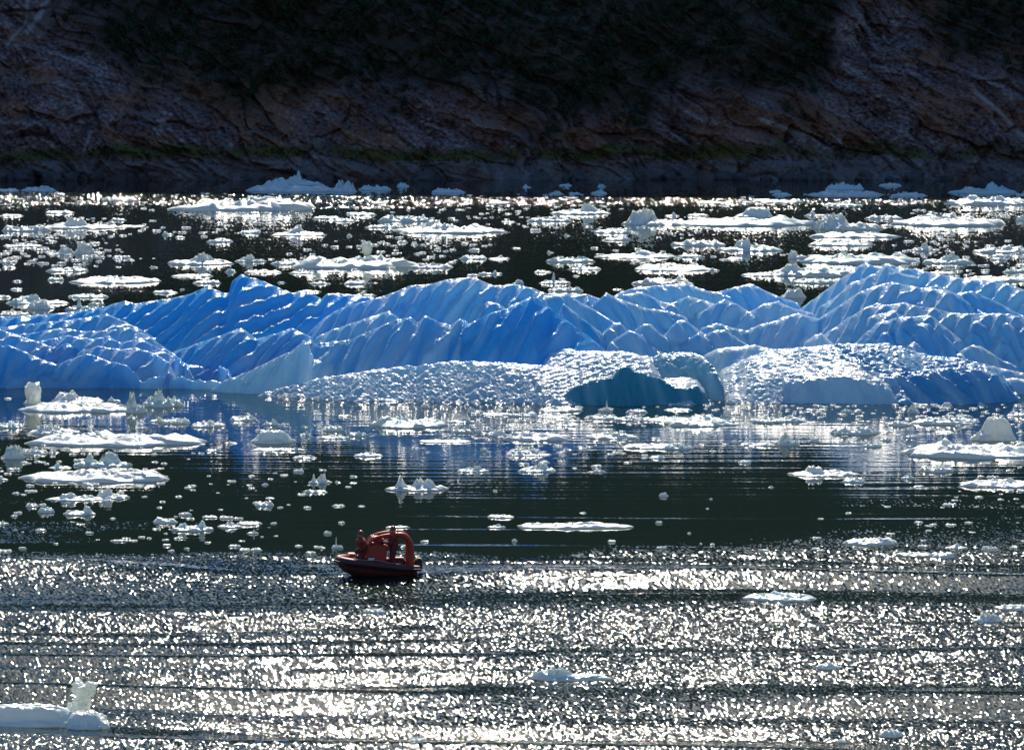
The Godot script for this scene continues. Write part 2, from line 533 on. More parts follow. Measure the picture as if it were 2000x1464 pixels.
func build_bergs() -> void:
	# A: the tall blue berg on the left
	build_berg("iceberg", "tall blue iceberg at left with a jagged horn and smooth concave face", [
		ridge([[-220, 660], [-100, 640], [0, 619], [60, 616], [130, 610], [196, 601], [245, 587], [262, 592], [330, 583], [367, 575], [405, 559], [440, 573], [447, 571], [451, 551], [470, 535], [500, 545], [530, 556], [570, 572], [600, 571], [628, 583], [640, 572], [685, 575], [720, 580], [790, 600]], [243, 239], 0.62, 0.5, 1.1, 1.25, 0.16, 0.95),
		ridge([[-120, 650], [-20, 642], [40, 634], [130, 625], [180, 618], [208, 612], [235, 625], [275, 643], [330, 678], [400, 703], [445, 722]], [238, 224], 0.75, 0.4, 1.0, 1.0, 0.16, 0.75),
		ridge([[-20, 660], [60, 650], [115, 641], [165, 648], [210, 645], [250, 638], [290, 657], [330, 686], [352, 700]], [234, 227], 0.9, 0.4, 1.0, 1.0, 0.2, 0.6),
		ridge([[60, 668], [130, 655], [180, 662], [213, 656], [232, 669], [275, 660], [300, 675], [345, 700], [365, 712]], [231, 226], 0.9, 0.4, 1.0, 1.0, 0.2, 0.6),
		ridge([[150, 690], [190, 676], [235, 682], [262, 678], [300, 690], [330, 708]], [229, 225], 0.9, 0.4, 1.0, 1.0, 0.2, 0.5),
		ridge([[330, 690], [380, 672], [430, 655], [470, 640], [500, 662], [540, 650], [570, 640], [610, 660]], [233.5, 233], 0.7, 0.5, 1.1, 1.0, 0.15, 0.85),
	], -56, -5, 217, 246, 0.11, 0.12, 101, {"close_up": 0.72, "steep": 1.35, "rib_a": 2.4, "rib_g": 1.2})
	# B: the dark ribbed ridge in front of it
	build_berg("iceberg", "low dark-blue ribbed iceberg at the left edge of the waterline", [
		ridge([[-220, 640], [-100, 630], [0, 643], [56, 662], [105, 678], [130, 670], [157, 684], [217, 689], [250, 697], [287, 706], [315, 716], [341, 698], [365, 712], [420, 720], [465, 727], [482, 748]], [226.5, 222.5], 0.95, 0.35, 1.3, 0.9, 0.2, 0.72),
		ridge([[-150, 672], [-40, 660], [20, 676], [70, 698], [110, 712], [140, 700], [170, 690], [215, 706], [260, 716]], [223.6, 221.6], 1.1, 0.3, 1.3, 0.8, 0.2, 0.72),
		ridge([[-100, 700], [0, 712], [60, 728], [90, 726], [140, 742], [180, 738], [210, 748]], [221.6, 220.6], 1.1, 0.3, 1.3, 0.8, 0.18, 0.65),
		ridge([[212, 752], [250, 735], [290, 721], [330, 728], [350, 722], [400, 735], [440, 740], [470, 752]], [220.8, 219.6], 0.8, 0.35, 1.0, 0.6, 0.16, 0.35),
		ridge([[310, 757], [345, 738], [380, 742], [410, 748], [440, 757]], [218.8, 218.4], 0.8, 0.3, 0.6, 0.5, 0.15, 0.3),
	], -56, -17, 216.5, 231, 0.10, 0.10, 111, {"steep": 1.25, "rib_a": 2.0, "rib_g": 1.2, "shore": [[-500, 754], [-200, 756], [0, 758], [200, 758], [420, 760], [490, 762]]})
	# C: the central hump with the dark triangular face, and the diamond ridges right of it
	build_berg("iceberg", "central humped iceberg with a dark triangular face and crossing diamond ridges", [
		ridge([[600, 652], [624, 628], [655, 607], [687, 594], [757, 575], [802, 558], [841, 555], [870, 546], [904, 542], [930, 543], [967, 558], [1002, 555], [1030, 560], [1068, 573], [1107, 573], [1150, 575], [1172, 583]], [236, 242], 0.85, 0.5, 0.9, 1.1, 0.16, 0.55),
		ridge([[780, 585], [830, 575], [868, 561], [888, 566], [905, 560], [935, 574], [975, 574]], [238, 239.5], 0.9, 0.4, 0.8, 1.0, 0.12, 0.5),
		ridge([[617, 659], [650, 643], [690, 630], [725, 618], [760, 607], [781, 622], [800, 630]], [227, 233], 0.9, 0.45, 0.9, 1.0, 0.15, 0.55),
		ridge([[700, 612], [740, 600], [790, 590], [812, 585], [835, 600], [870, 612]], [235, 237], 0.9, 0.4, 0.9, 1.0, 0.15, 0.6),
		ridge([[860, 622], [890, 606], [925, 588], [960, 576], [1016, 580], [1032, 584]], [235, 237], 0.9, 0.35, 0.9, 1.0, 0.12, 0.65),
		ridge([[880, 618], [914, 602], [949, 587], [974, 594], [991, 601], [1002, 595], [1037, 579]], [233.5, 234.5], 0.9, 0.35, 0.8, 1.0, 0.12, 0.6),
		ridge([[600, 700], [612, 672], [640, 668], [680, 664], [729, 642], [771, 625], [802, 619], [816, 630], [830, 615], [858, 630], [879, 635], [900, 621], [918, 629]], [224.8, 232], 0.85, 0.45, 0.8, 1.5, 0.18, 0.68),
		ridge([[690, 745], [760, 700], [830, 665], [880, 645], [930, 626], [957, 611], [999, 602], [1017, 593], [1044, 580], [1068, 596], [1104, 623], [1149, 656], [1185, 686], [1200, 705]], [224.5, 228.5], 0.82, 0.4, 0.75, 1.3, 0.2, 0.9),
		ridge([[590, 752], [606, 700], [625, 704], [660, 712], [720, 700]], [223, 224.5], 0.9, 0.5, 0.8, 1.4, 0.15, 0.65),
		# the pale ramp at the left end
		ridge([[412, 760], [440, 742], [480, 728], [530, 703], [575, 682], [592, 664], [604, 672], [612, 700]], [220.5, 224.3], 0.48, 0.4, 1.2, 0.62, 0.26, 0.12),
		ridge([[470, 752], [520, 735], [560, 716], [590, 690], [606, 688]], [219.6, 223.5], 0.8, 0.4, 1.4, 0.5, 0.12, 0.4),
		# ribs running down to the right
		ridge([[1060, 578], [1107, 574], [1134, 590], [1164, 606], [1210, 636]], [233, 229.5], 0.95, 0.35, -0.9, 1.3, 0.12, 0.62),
		ridge([[1100, 592], [1119, 606], [1160, 638], [1200, 667], [1239, 690], [1255, 703]], [229.6, 224], 0.9, 0.3, -0.8, 1.3, 0.1, 0.72),
		ridge([[1160, 592], [1185, 571], [1230, 599], [1263, 614], [1300, 640], [1325, 655]], [236, 229], 0.95, 0.35, -0.9, 1.2, 0.12, 0.6),
		ridge([[1180, 645], [1200, 631], [1212, 629], [1224, 644], [1262, 668], [1290, 690]], [230, 226], 0.95, 0.35, -0.9, 1.2, 0.12, 0.62),
		ridge([[1192, 668], [1209, 656], [1230, 644], [1245, 650], [1299, 690], [1312, 700]], [227.5, 224.5], 0.95, 0.35, -0.8, 1.2, 0.12, 0.55),
		ridge([[1240, 645], [1257, 632], [1272, 632], [1287, 649], [1317, 671], [1368, 689]], [229.4, 225.5], 0.95, 0.35, -0.9, 1.2, 0.12, 0.6),
		ridge([[1195, 578], [1218, 586], [1260, 601], [1305, 608], [1356, 623], [1410, 647], [1449, 674], [1465, 686]], [236.5, 227.5], 0.95, 0.35, -0.9, 1.1, 0.12, 0.55),
		ridge([[1285, 665], [1302, 650], [1323, 626], [1341, 626], [1365, 644], [1395, 662], [1430, 684]], [230, 226.5], 0.95, 0.35, -0.9, 1.1, 0.12, 0.58),
		ridge([[1320, 678], [1344, 664], [1365, 648], [1395, 673], [1410, 686]], [227.8, 226.4], 0.95, 0.35, -0.9, 1.1, 0.12, 0.55),
		# far shoulder between the two high bergs
		ridge([[1175, 590], [1210, 571], [1239, 562], [1290, 557], [1340, 553], [1380, 567], [1400, 571], [1428, 562], [1467, 554], [1517, 576], [1560, 592]], [243, 243], 0.9, 0.4, -0.8, 1.0, 0.12, 0.5),
		ridge([[1215, 575], [1255, 570], [1290, 588], [1320, 596]], [239.5, 238.5], 0.9, 0.35, -0.8, 1.0, 0.12, 0.55),
		ridge([[1290, 600], [1318, 590], [1345, 577], [1380, 588], [1405, 596], [1425, 612]], [239, 237], 0.9, 0.35, 0.8, 1.0, 0.12, 0.45),
		ridge([[1360, 614], [1385, 600], [1415, 584], [1439, 593], [1457, 605], [1480, 622]], [237, 235], 0.9, 0.35, 0.8, 1.0, 0.12, 0.45),
		ridge([[1420, 622], [1457, 613], [1493, 593], [1520, 587], [1550, 602], [1590, 612]], [236.5, 237], 0.9, 0.35, 0.8, 1.0, 0.12, 0.42),
		ridge([[1440, 655], [1481, 635], [1514, 626], [1529, 620], [1559, 611], [1600, 622]], [231.5, 234], 0.9, 0.4, 0.8, 1.0, 0.12, 0.42),
		ridge([[1370, 640], [1400, 631], [1436, 641], [1490, 653], [1526, 665], [1562, 680]], [231.5, 228], 0.9, 0.35, -0.8, 1.0, 0.12, 0.5),
		ridge([[1380, 652], [1402, 644], [1418, 645], [1457, 671], [1475, 680]], [228.8, 227.4], 0.9, 0.35, -0.8, 1.0, 0.12, 0.5),
		ridge([[1365, 702], [1382, 690], [1400, 681], [1425, 678], [1475, 674], [1520, 684], [1560, 700]], [225.4, 225], 0.8, 0.45, 0.5, 1.5, 0.08, 0.3),
	], -23, 26, 217, 244, 0.10, 0.10, 121, {"close_up": 0.72, "steep": 1.35, "rib_a": 2.4, "rib_g": 1.15, "shore": [[400, 764], [520, 770], [620, 772]]})
	# D: the right berg
	build_berg("iceberg", "high pale-blue iceberg at right with stepped arcs around its twin peaks", [
		ridge([[1500, 640], [1560, 605], [1601, 576], [1640, 546], [1664, 528], [1691, 512], [1715, 522], [1733, 515], [1760, 522], [1802, 528], [1850, 538], [1900, 547], [1950, 548], [1970, 555], [2000, 565], [2100, 590], [2250, 640]], [240, 241], 0.8, 0.5, 1.0, 1.1, 0.14, 0.5),
		ridge([[1600, 600], [1640, 575], [1662, 552], [1680, 548], [1712, 532], [1735, 517], [1755, 532], [1790, 540]], [237.5, 239], 0.85, 0.45, 1.0, 1.1, 0.14, 0.42),
		ridge([[1600, 622], [1652, 588], [1670, 575], [1688, 566], [1715, 557], [1745, 551], [1775, 557], [1800, 562], [1850, 566], [1900, 585]], [234, 236], 0.8, 0.5, 1.0, 1.2, 0.14, 0.5),
		ridge([[1780, 575], [1830, 556], [1870, 575], [1905, 600], [1930, 616]], [234.5, 231.5], 0.9, 0.35, -0.9, 1.1, 0.12, 0.7),
		ridge([[1860, 575], [1900, 568], [1950, 590], [1990, 612], [2030, 630]], [236, 233], 0.9, 0.35, -0.9, 1.1, 0.12, 0.75),
		ridge([[1585, 672], [1616, 647], [1634, 638], [1655, 623], [1670, 614], [1688, 602], [1715, 593], [1739, 596], [1769, 590], [1796, 599], [1826, 602], [1859, 611], [1886, 612], [1925, 612], [1970, 612], [2010, 622], [2120, 650], [2250, 690]], [229.5, 230.5], 0.85, 0.45, 0.9, 1.1, 0.16, 0.5),
		ridge([[1640, 660], [1675, 632], [1700, 618], [1745, 607], [1790, 612], [1815, 618]], [228.5, 229], 0.85, 0.4, 0.9, 1.1, 0.14, 0.5),
		ridge([[1655, 680], [1673, 667], [1688, 653], [1715, 632], [1754, 620], [1799, 617], [1820, 616], [1832, 626], [1877, 662], [1900, 682]], [226.5, 226], 0.9, 0.4, 0.9, 1.1, 0.14, 0.55),
		ridge([[1690, 682], [1703, 668], [1724, 650], [1748, 647], [1763, 638], [1790, 632], [1815, 632], [1835, 645], [1860, 668]], [225.3, 225], 0.95, 0.4, -0.8, 1.0, 0.14, 0.7),
		ridge([[1755, 690], [1769, 677], [1787, 667], [1820, 686], [1845, 700]], [223.2, 222.6], 0.9, 0.35, -0.8, 0.9, 0.12, 0.55),
		ridge([[1870, 655], [1892, 638], [1910, 626], [1940, 645], [1980, 670]], [228.3, 227.3], 0.95, 0.35, -0.8, 1.1, 0.12, 0.62),
		ridge([[1935, 655], [1952, 639], [1967, 629], [2000, 650], [2060, 690]], [227.8, 226], 0.95, 0.35, -0.8, 1.1, 0.12, 0.62),
		ridge([[1860, 700], [1877, 686], [1898, 674], [1919, 677], [1961, 704], [1985, 712]], [224.2, 223], 0.9, 0.35, -0.8, 1.0, 0.12, 0.4),
		ridge([[1880, 712], [1904, 706], [1970, 722], [2010, 730], [2100, 750]], [221.8, 220.5], 0.8, 0.35, -0.8, 1.0, 0.12, 0.3),
		ridge([[1960, 742], [1990, 738], [2040, 748], [2100, 765]], [219.5, 218.5], 0.8, 0.3, -0.8, 1.0, 0.1, 0.3),
		ridge([[1565, 690], [1573, 668], [1590, 655], [1605, 650], [1625, 668], [1640, 682]], [226.8, 226.8], 0.8, 0.4, 0.6, 1.0, 0.1, 0.3),
	], 18, 57, 217, 243, 0.11, 0.11, 131, {"close_up": 0.72, "steep": 1.35, "rib_a": 2.4, "rib_g": 1.15})
	# E: the white floe with the rounded teal hump
	build_berg("iceberg", "low white melting iceberg with a hollowed teal hump at its right end", [
		ridge([[500, 770], [540, 759], [596, 745], [662, 733], [718, 724], [771, 719], [820, 713], [880, 706], [918, 706], [995, 710], [1040, 712], [1075, 716], [1130, 722], [1180, 730]], [216.5, 219.5], 0.43, 0.6, 1.4, 0.8, 0.05, 0.02),
		ridge([[1040, 716], [1060, 703], [1063, 697], [1074, 689], [1107, 681], [1128, 685], [1179, 686], [1218, 686], [1248, 692], [1269, 697], [1300, 712]], [219.8, 219.8], 0.42, 0.6, 1.2, 1.0, 0.06, 0.06),
		ridge([[1240, 722, 220], [1262, 702, 219.8], [1287, 692, 219.6], [1320, 688, 219.4], [1350, 688, 219.0], [1374, 695, 218.0], [1392, 713, 216.5], [1404, 728, 215.5], [1412, 746, 214.6], [1416, 770, 213.8], [1417, 792, 213.0]], 0, 1.15, 0.7, -0.5, 1.4, 0.05, 0.55),
		ridge([[1285, 748], [1300, 742], [1340, 738], [1362, 744], [1375, 756]], 215.6, 0.38, 0.5, 0.0, 1.0, 0.0, 0.0, 0.1),
		ridge([[1085, 785], [1105, 768], [1122, 754], [1150, 745], [1196, 737], [1212, 716], [1222, 714], [1240, 723], [1270, 732], [1290, 741], [1310, 753], [1340, 758], [1362, 754], [1378, 768], [1388, 792]], [212.4, 211.7], 1.6, 0.2, -0.4, 2.0, 0.06, 0.95),
		ridge([[560, 777], [640, 777], [720, 775], [800, 779], [880, 781], [960, 783], [1040, 777], [1075, 765], [1100, 772], [1112, 784]], [214.6, 213.4], 0.4, 0.35, 1.0, 0.7, 0.1, 0.12),
		ridge([[700, 757], [780, 748], [860, 752], [940, 748], [1000, 740], [1060, 737], [1110, 744]], [216.2, 215.8], 0.42, 0.5, 1.2, 0.7, 0.1, 0.05),
	], -19, 16.5, 210, 230, 0.07, 0.07, 141, {"shore": [[480, 772], [600, 778], [700, 784], [800, 783], [900, 786], [1000, 787], [1100, 791], [1200, 795], [1300, 797], [1400, 796], [1430, 790]], "scallop": 0.10, "scallop_freq": 1.3, "fine": 0.035, "blue": Color(0.08, 0.34, 0.42), "jag": 0.5, "shore_slope": 2.4, "soft_until": 2.8})
	# G: the smooth rounded berg
	build_berg("iceberg", "smooth rounded low iceberg at right, white on top with a blue flank", [
		ridge([[1398, 745], [1409, 724], [1454, 701], [1508, 684], [1562, 680], [1610, 674], [1661, 672], [1700, 680], [1720, 692]], [219.6, 219.6], 0.3, 0.7, -0.9, 1.3, 0.06, 0.10),
		ridge([[1600, 682], [1640, 672], [1730, 672], [1760, 677], [1787, 686], [1820, 695], [1880, 701], [1928, 713], [1955, 731], [1976, 752], [1994, 779]], [218.6, 215.5], 0.6, 1.0, -0.9, 1.3, 0.05, 0.7),
		ridge([[1525, 788], [1550, 774], [1575, 766], [1600, 760], [1650, 757], [1690, 746], [1715, 734], [1760, 729], [1850, 719], [1900, 717], [1945, 733], [1975, 758], [1994, 786]], [214.2, 214.2], 1.2, 0.6, -1.0, 1.1, 0.2, 0.8),
		ridge([[1650, 712], [1690, 700], [1730, 697], [1765, 706], [1790, 722]], [216.8, 216.4], 0.95, 0.5, -0.9, 1.5, 0.05, 0.8),
	], 13.5, 38.5, 210, 227, 0.07, 0.07, 151, {"shore": [[1400, 784], [1500, 788], [1600, 787], [1700, 789], [1800, 790], [1900, 789], [2000, 784]], "scallop": 0.12, "scallop_freq": 1.3, "fine": 0.03, "blue": Color(0.12, 0.40, 0.66), "jag": 0.4, "soft_until": 19.0})
# ---------------------------------------------------------------- drifting ice
# [window, left, right, top, waterline, shape]; positions were read off eight windows of the photograph.
const WINDOWS := {"a": [0, 340], "b": [650, 340], "c": [1300, 340], "d": [0, 740], "e": [650, 740], "f": [1300, 740], "g": [0, 1060], "h": [650, 1060], "i": [1300, 1060]}
const ZOOM := 2.857

func floe_mesh(w: float, dep: float, h: float, shape: String, rng: RandomNumberGenerator, big: bool) -> ArrayMesh:
	var rings := 16 if big else 9
	var segs := 52 if big else 26
	var n1 := noise(rng.randi() % 100000, 1.0, 3)
	var f := 3.0 / w
	var cell := noise(rng.randi() % 100000, 1.0, 1, FastNoiseLite.TYPE_CELLULAR)
	cell.cellular_return_type = FastNoiseLite.RETURN_CELL_VALUE
	var peaks := []
	match shape:
		"spike": peaks = [[rng.randf_range(-0.2, 0.3), 0.0, 0.10, 1.0], [-0.3, 0.1, 0.35, 0.28]]
		"horn": peaks = [[-0.55, 0.0, 0.12, 1.0], [0.25, 0.0, 0.4, 0.75]]
		"horns": peaks = [[-0.6, 0.1, 0.22, 0.75], [0.45, 0.0, 0.13, 1.0]]
		"peak": peaks = [[rng.randf_range(-0.4, 0.4), 0.1, 0.3, 1.0], [rng.randf_range(-0.6, 0.6), 0.0, 0.3, 0.6]]
		"saddle": peaks = [[-0.7, 0.0, 0.22, 0.55], [0.55, 0.0, 0.33, 1.0]]
		"wedge": peaks = [[-0.5, 0.0, 0.5, 1.0]]
		"lump", "dome": peaks = [[rng.randf_range(-0.2, 0.2), 0.0, 0.75, 1.0]]
		_:
			for k in 7: peaks.append([rng.randf_range(-0.85, 0.85), rng.randf_range(-0.4, 0.5), rng.randf_range(0.08, 0.30), rng.randf_range(0.7, 1.0)])
	var rough := 0.10 if shape == "dome" else 0.26
	var flat := 0.7 if shape == "slab" else (0.3 if shape in ["spike", "horn", "horns", "saddle"] else 0.4)
	var v := PackedVector3Array()
	var tops := PackedFloat32Array()
	var most := 0.001
	for r in rings:
		var t := float(r) / (rings - 3)
		for s in segs + 1:
			var a := TAU * (s % segs) / segs
			var c := Vector2(cos(a), sin(a))
			var wob := 1.0 + 0.30 * n1.get_noise_2d(c.x * 1.1 + 9.0, c.y * 1.1) + 0.22 * n1.get_noise_2d(c.x * 4.2, c.y * 4.2 + 5.0)
			var rad := minf(t, 1.0) * wob
			if r == rings - 2: rad = wob * 0.96
			if r == rings - 1: rad = wob * 0.8
			var x := c.x * rad
			var z := c.y * rad
			var y := 0.0
			for p in peaks:
				var dx: float = (x - p[0]) / p[2]
				var dz: float = (z - p[1]) / maxf(p[2], 0.3)
				var rr := dx * dx + dz * dz
				y = maxf(y, p[3] * (1.0 - smoothstep(0.25, 1.9, rr)))
			y = maxf(y, flat * (0.8 + 0.5 * n1.get_noise_2d(x * 1.7 + 30.0, z * 1.7)))
			y *= 1.0 + rough * 1.6 * n1.get_noise_2d(x * w * f * 1.6, z * dep * f * 2.6 + 60.0)
			y += rough * 0.45 * n1.get_noise_2d(x * w * f * 5.0, z * dep * f * 5.0 + 90.0)
			if shape != "dome": y *= 0.86 + 0.30 * cell.get_noise_2d(x * 3.6 * sqrt(w / dep), z * 3.0) + 0.16 * cell.get_noise_2d(x * 9.0 + 20.0, z * 7.0)
			y *= pow(clampf(1.0 - pow(minf(t, 1.0), 5.0), 0.0, 1.0), 0.45)
			if r >= rings - 3: y = 0.05
			if r == rings - 2: y = -0.25
			if r == rings - 1: y = -0.8
			most = maxf(most, y)
			v.append(Vector3(x * w * 0.5, y, z * dep * 0.5))
	for i in v.size(): v[i].y *= h / most
	return sheet(v, rings, segs + 1)

func block_mesh(w: float, h: float, rng: RandomNumberGenerator) -> ArrayMesh:   # a rounded upright block
	var n1 := noise(rng.randi() % 100000, 0.9, 3)
	var v := PackedVector3Array()
	for r in 18:
		for s in 27:
			var d := Vector3.UP.rotated(Vector3.RIGHT, PI * r / 17.0).rotated(Vector3.UP, TAU * (s % 26) / 26.0)
			var q := Vector3(signf(d.x) * pow(absf(d.x), 0.7), signf(d.y) * pow(absf(d.y), 0.7), signf(d.z) * pow(absf(d.z), 0.7))
			q *= 0.92 + 0.28 * n1.get_noise_3dv(d * 1.6) + 0.08 * n1.get_noise_3dv(d * 5.0)
			v.append(Vector3(q.x * w * 0.5 * (0.8 + 0.2 * q.y), (q.y + 0.86) * h * 0.54, q.z * w * 0.45))
	return sheet(v, 18, 27)

# Pieces that stand out: [window, left, right, top, base, shape, label, short name for its neighbours]
const NAMED := [
	["a", 950, 1750, 90, 205, "slab", "wide aqua and white floe lying right at the edge of the cliff's shade", "wide aqua floe at the shade edge"],
	["a", 1370, 1850, 15, 98, "peak", "broad blue shaded ice piece under the cliff, left of centre", "broad blue shaded piece"],
	["a", 1480, 1790, -25, 62, "peak", "shaded ice with a pointed tip behind the broad blue shaded piece", ""],
	["a", 1840, 1985, 28, 100, "lump", "domed blue shaded ice block right of the broad blue shaded piece", ""],
	["a", 240, 640, 215, 305, "peak", "lumpy white floe far left, two bumps near its left end", "lumpy far-left floe"],
	["a", 310, 410, 395, 445, "lump", "smaller of two round white lumps in dark water far left", ""],
	["a", 405, 525, 370, 445, "lump", "larger of two round white lumps in dark water far left", "pair of round lumps"],
	["a", 925, 1290, 410, 505, "peak", "stepped white floe in the far channel above the horn's left side", "stepped white floe"],
	["a", 1640, 2280, 425, 525, "slab", "long pale-green floe carrying a round white knob near its right end", "long pale-green floe"],
	["a", 400, 860, 552, 610, "slab", "long thin white floe with a small raised block on its left end", "long thin far-left floe"],
	["a", 50, 375, 665, 725, "wedge", "grey wedge of ice at far left behind the left iceberg", "grey wedge"],
	["a", 150, 300, 690, 752, "lump", "bright tilted ice block in front of the grey wedge at far left", ""],
	["a", 360, 540, 680, 760, "spike", "pointed ice piece rising just behind the left iceberg's crest", ""],
	["b", 350, 950, 235, 330, "peak", "white floe with a sharp left peak casting long streaked reflections", "sharp-peaked floe"],
	["b", 1165, 1320, 540, 612, "spike", "upright white ice finger on a small floe behind the central hump", "upright ice finger"],
	["b", 1230, 1540, 135, 225, "peak", "heaped white floe in the gold glitter, right of centre", "heaped floe"],
	["b", 1640, 2000, 180, 285, "wedge", "white floe with a blue-shaded hollow on its left side", "hollowed floe"],
	["b", 1490, 1905, 405, 470, "peak", "double-mounded white floe above the shoulder of the central berg", "double-mounded floe"],
	["b", 1700, 2120, 488, 540, "slab", "flat white pan just above the diamond-ridged shoulder", "flat pan"],
	["c", 400, 600, 180, 245, "dome", "aqua rounded lump standing out among white far ice at right", "aqua lump"],
	["c", 60, 850, 215, 290, "slab", "long low white floe between the aqua lump and a dark teal floe", "long low floe"],
	["c", 850, 1210, 210, 310, "wedge", "dark teal hollow-sided floe in the far channel at right", "dark teal floe"],
	["c", 1335, 1920, 190, 290, "slab", "broad brilliant white floe with brown streaked reflection at right", "broad brilliant floe"],
	["c", 300, 660, 330, 430, "peak", "chunky rounded white floe below the aqua lump", "chunky rounded floe"],
	["c", 780, 1410, 410, 500, "slab", "long pale floe with several bumps right above the twin peaks", "long bumpy floe"],
	["c", 1385, 1515, 360, 430, "peak", "single peaked white chunk right of the long bumpy floe", ""],
	["c", 1450, 1715, 415, 500, "peak", "flat based floe topped by two blocks at far right", "two-block floe"],
	["c", 620, 1100, 475, 570, "slab", "white floe half hidden behind the left flank of the twin peaks", ""],
	["c", 1620, 1980, 35, 110, "peak", "blue shaded mound of ice under the cliff at far right", "blue shaded mound"],
	["c", 810, 1210, 75, 122, "slab", "long bluish shaded floe beneath the cliff, right of centre", "long shaded floe"],
	["d", 90, 710, 118, 185, "slab", "white floe raft at left carrying several ice blocks", "block-carrying raft"],
	["d", 285, 560, 58, 135, "wedge", "pale aqua ice mound on the floe raft at left", ""],
	["d", 700, 810, 60, 190, "wedge", "tooth-shaped ice block at the right end of the floe raft", "tooth block"],
	["d", 800, 1010, 45, 155, "peak", "rough jumbled ice heap right of the tooth-shaped block", ""],
	["d", 120, 1075, 283, 375, "slab", "very long thin white floe on the calm water at left", "very long left floe"],
	["d", 0, 130, 360, 445, "lump", "bright ice mound cut by the left edge of the picture", "left-edge mound"],
	["d", 425, 715, 395, 490, "horn", "rounded ice block with a small horn on its left shoulder", "horned block"],
	["d", 130, 945, 490, 575, "slab", "large jagged floe lying below the horned block at left", "large jagged floe"],
	["d", 530, 705, 600, 670, "wedge", "leaning smooth slab of ice below the large jagged floe", "leaning slab"],
	["d", 245, 570, 625, 680, "peak", "ragged white floe touching the leaning slab", ""],
	["d", 355, 520, 700, 760, "saddle", "saddle-shaped ice piece below the leaning slab", "saddle piece"],
	["d", 965, 1180, 790, 850, "horns", "ice fragment with two horns on dark water left of the boat", "two-horned fragment"],
	["d", 1405, 1645, 280, 360, "dome", "rounded sparkling ice pan in the berg's blue reflection", "rounded pan"],
	["d", 1720, 1840, 520, 582, "horn", "small hooked ice fragment above and left of the boat", "hooked fragment"],
	["d", 1850, 1910, 880, 945, "spike", "thin upright ice spike just above the boat's bow", "bow spike"],
	["e", 210, 620, 195, 275, "slab", "low white pan just below the white melting berg", "low white pan"],
	["e", 750, 835, 150, 190, "wedge", "small grey wedge under the white melting berg", ""],
	["e", 980, 1310, 280, 345, "slab", "banked white floe below the teal hump", "banked floe"],
	["e", 960, 1210, 375, 430, "lump", "rounded white floe below the banked floe", ""],
	["e", 1040, 1245, 455, 520, "peak", "crumbly white floe with a raised right corner in mid-water", "crumbly floe"],
	["e", 305, 625, 530, 625, "horn", "swan-like ice piece with a thin spike at its left", "swan-like piece"],
	["e", 1485, 1565, 110, 182, "spike", "spiked ice bit floating before the dark teal hollow", "spiked bit"],
	["e", 1415, 1690, 290, 335, "slab", "flat floe right of the banked floe", ""],
	["e", 1625, 1990, 352, 390, "slab", "long smooth low floe right of centre on calm water", "long smooth floe"],
	["e", 1030, 1670, 793, 835, "slab", "long flat bright floe right of and beyond the boat", "long bright floe"],
	["f", 630, 750, 290, 370, "wedge", "grey leaning wedge of ice below the smooth rounded berg", "leaning grey wedge"],
	["f", 1730, 1955, 205, 345, "dome", "big smooth aqua dome of ice near the right edge", "aqua dome"],
	["f", 1340, 2120, 325, 440, "slab", "wide crumbled floe in front of the aqua dome at right", "wide crumbled floe"],
	["f", 705, 1080, 470, 545, "peak", "jumbled white floe on mid-water at right", "jumbled floe"],
	["f", 1655, 2120, 545, 605, "slab", "ragged floe running out of the picture at right", "right-edge floe"],
	["f", 1350, 1420, 130, 190, "peak", "small white bit at the toe of the smooth rounded berg", ""],
	["f", 1010, 1285, 880, 925, "slab", "low domed floe among dark ripples at right", "low domed floe"],
	["g", -260, 450, 885, 1020, "dome", "smooth white ice slab in the bottom left corner", "corner slab"],
	["g", 350, 600, 925, 1035, "dome", "rounded ice foot right of the corner slab", ""],
	["h", 1115, 1545, 690, 765, "wedge", "flat white floe with a rounded left end in foreground glitter", "foreground pan"],
	["i", 460, 845, 275, 335, "slab", "low whitish floe in foreground ripples at right", "foreground ripple floe"],
	["i", 1735, 1880, 370, 430, "lump", "ridged ice chunk in foreground near the right edge", "ridged chunk"],
]
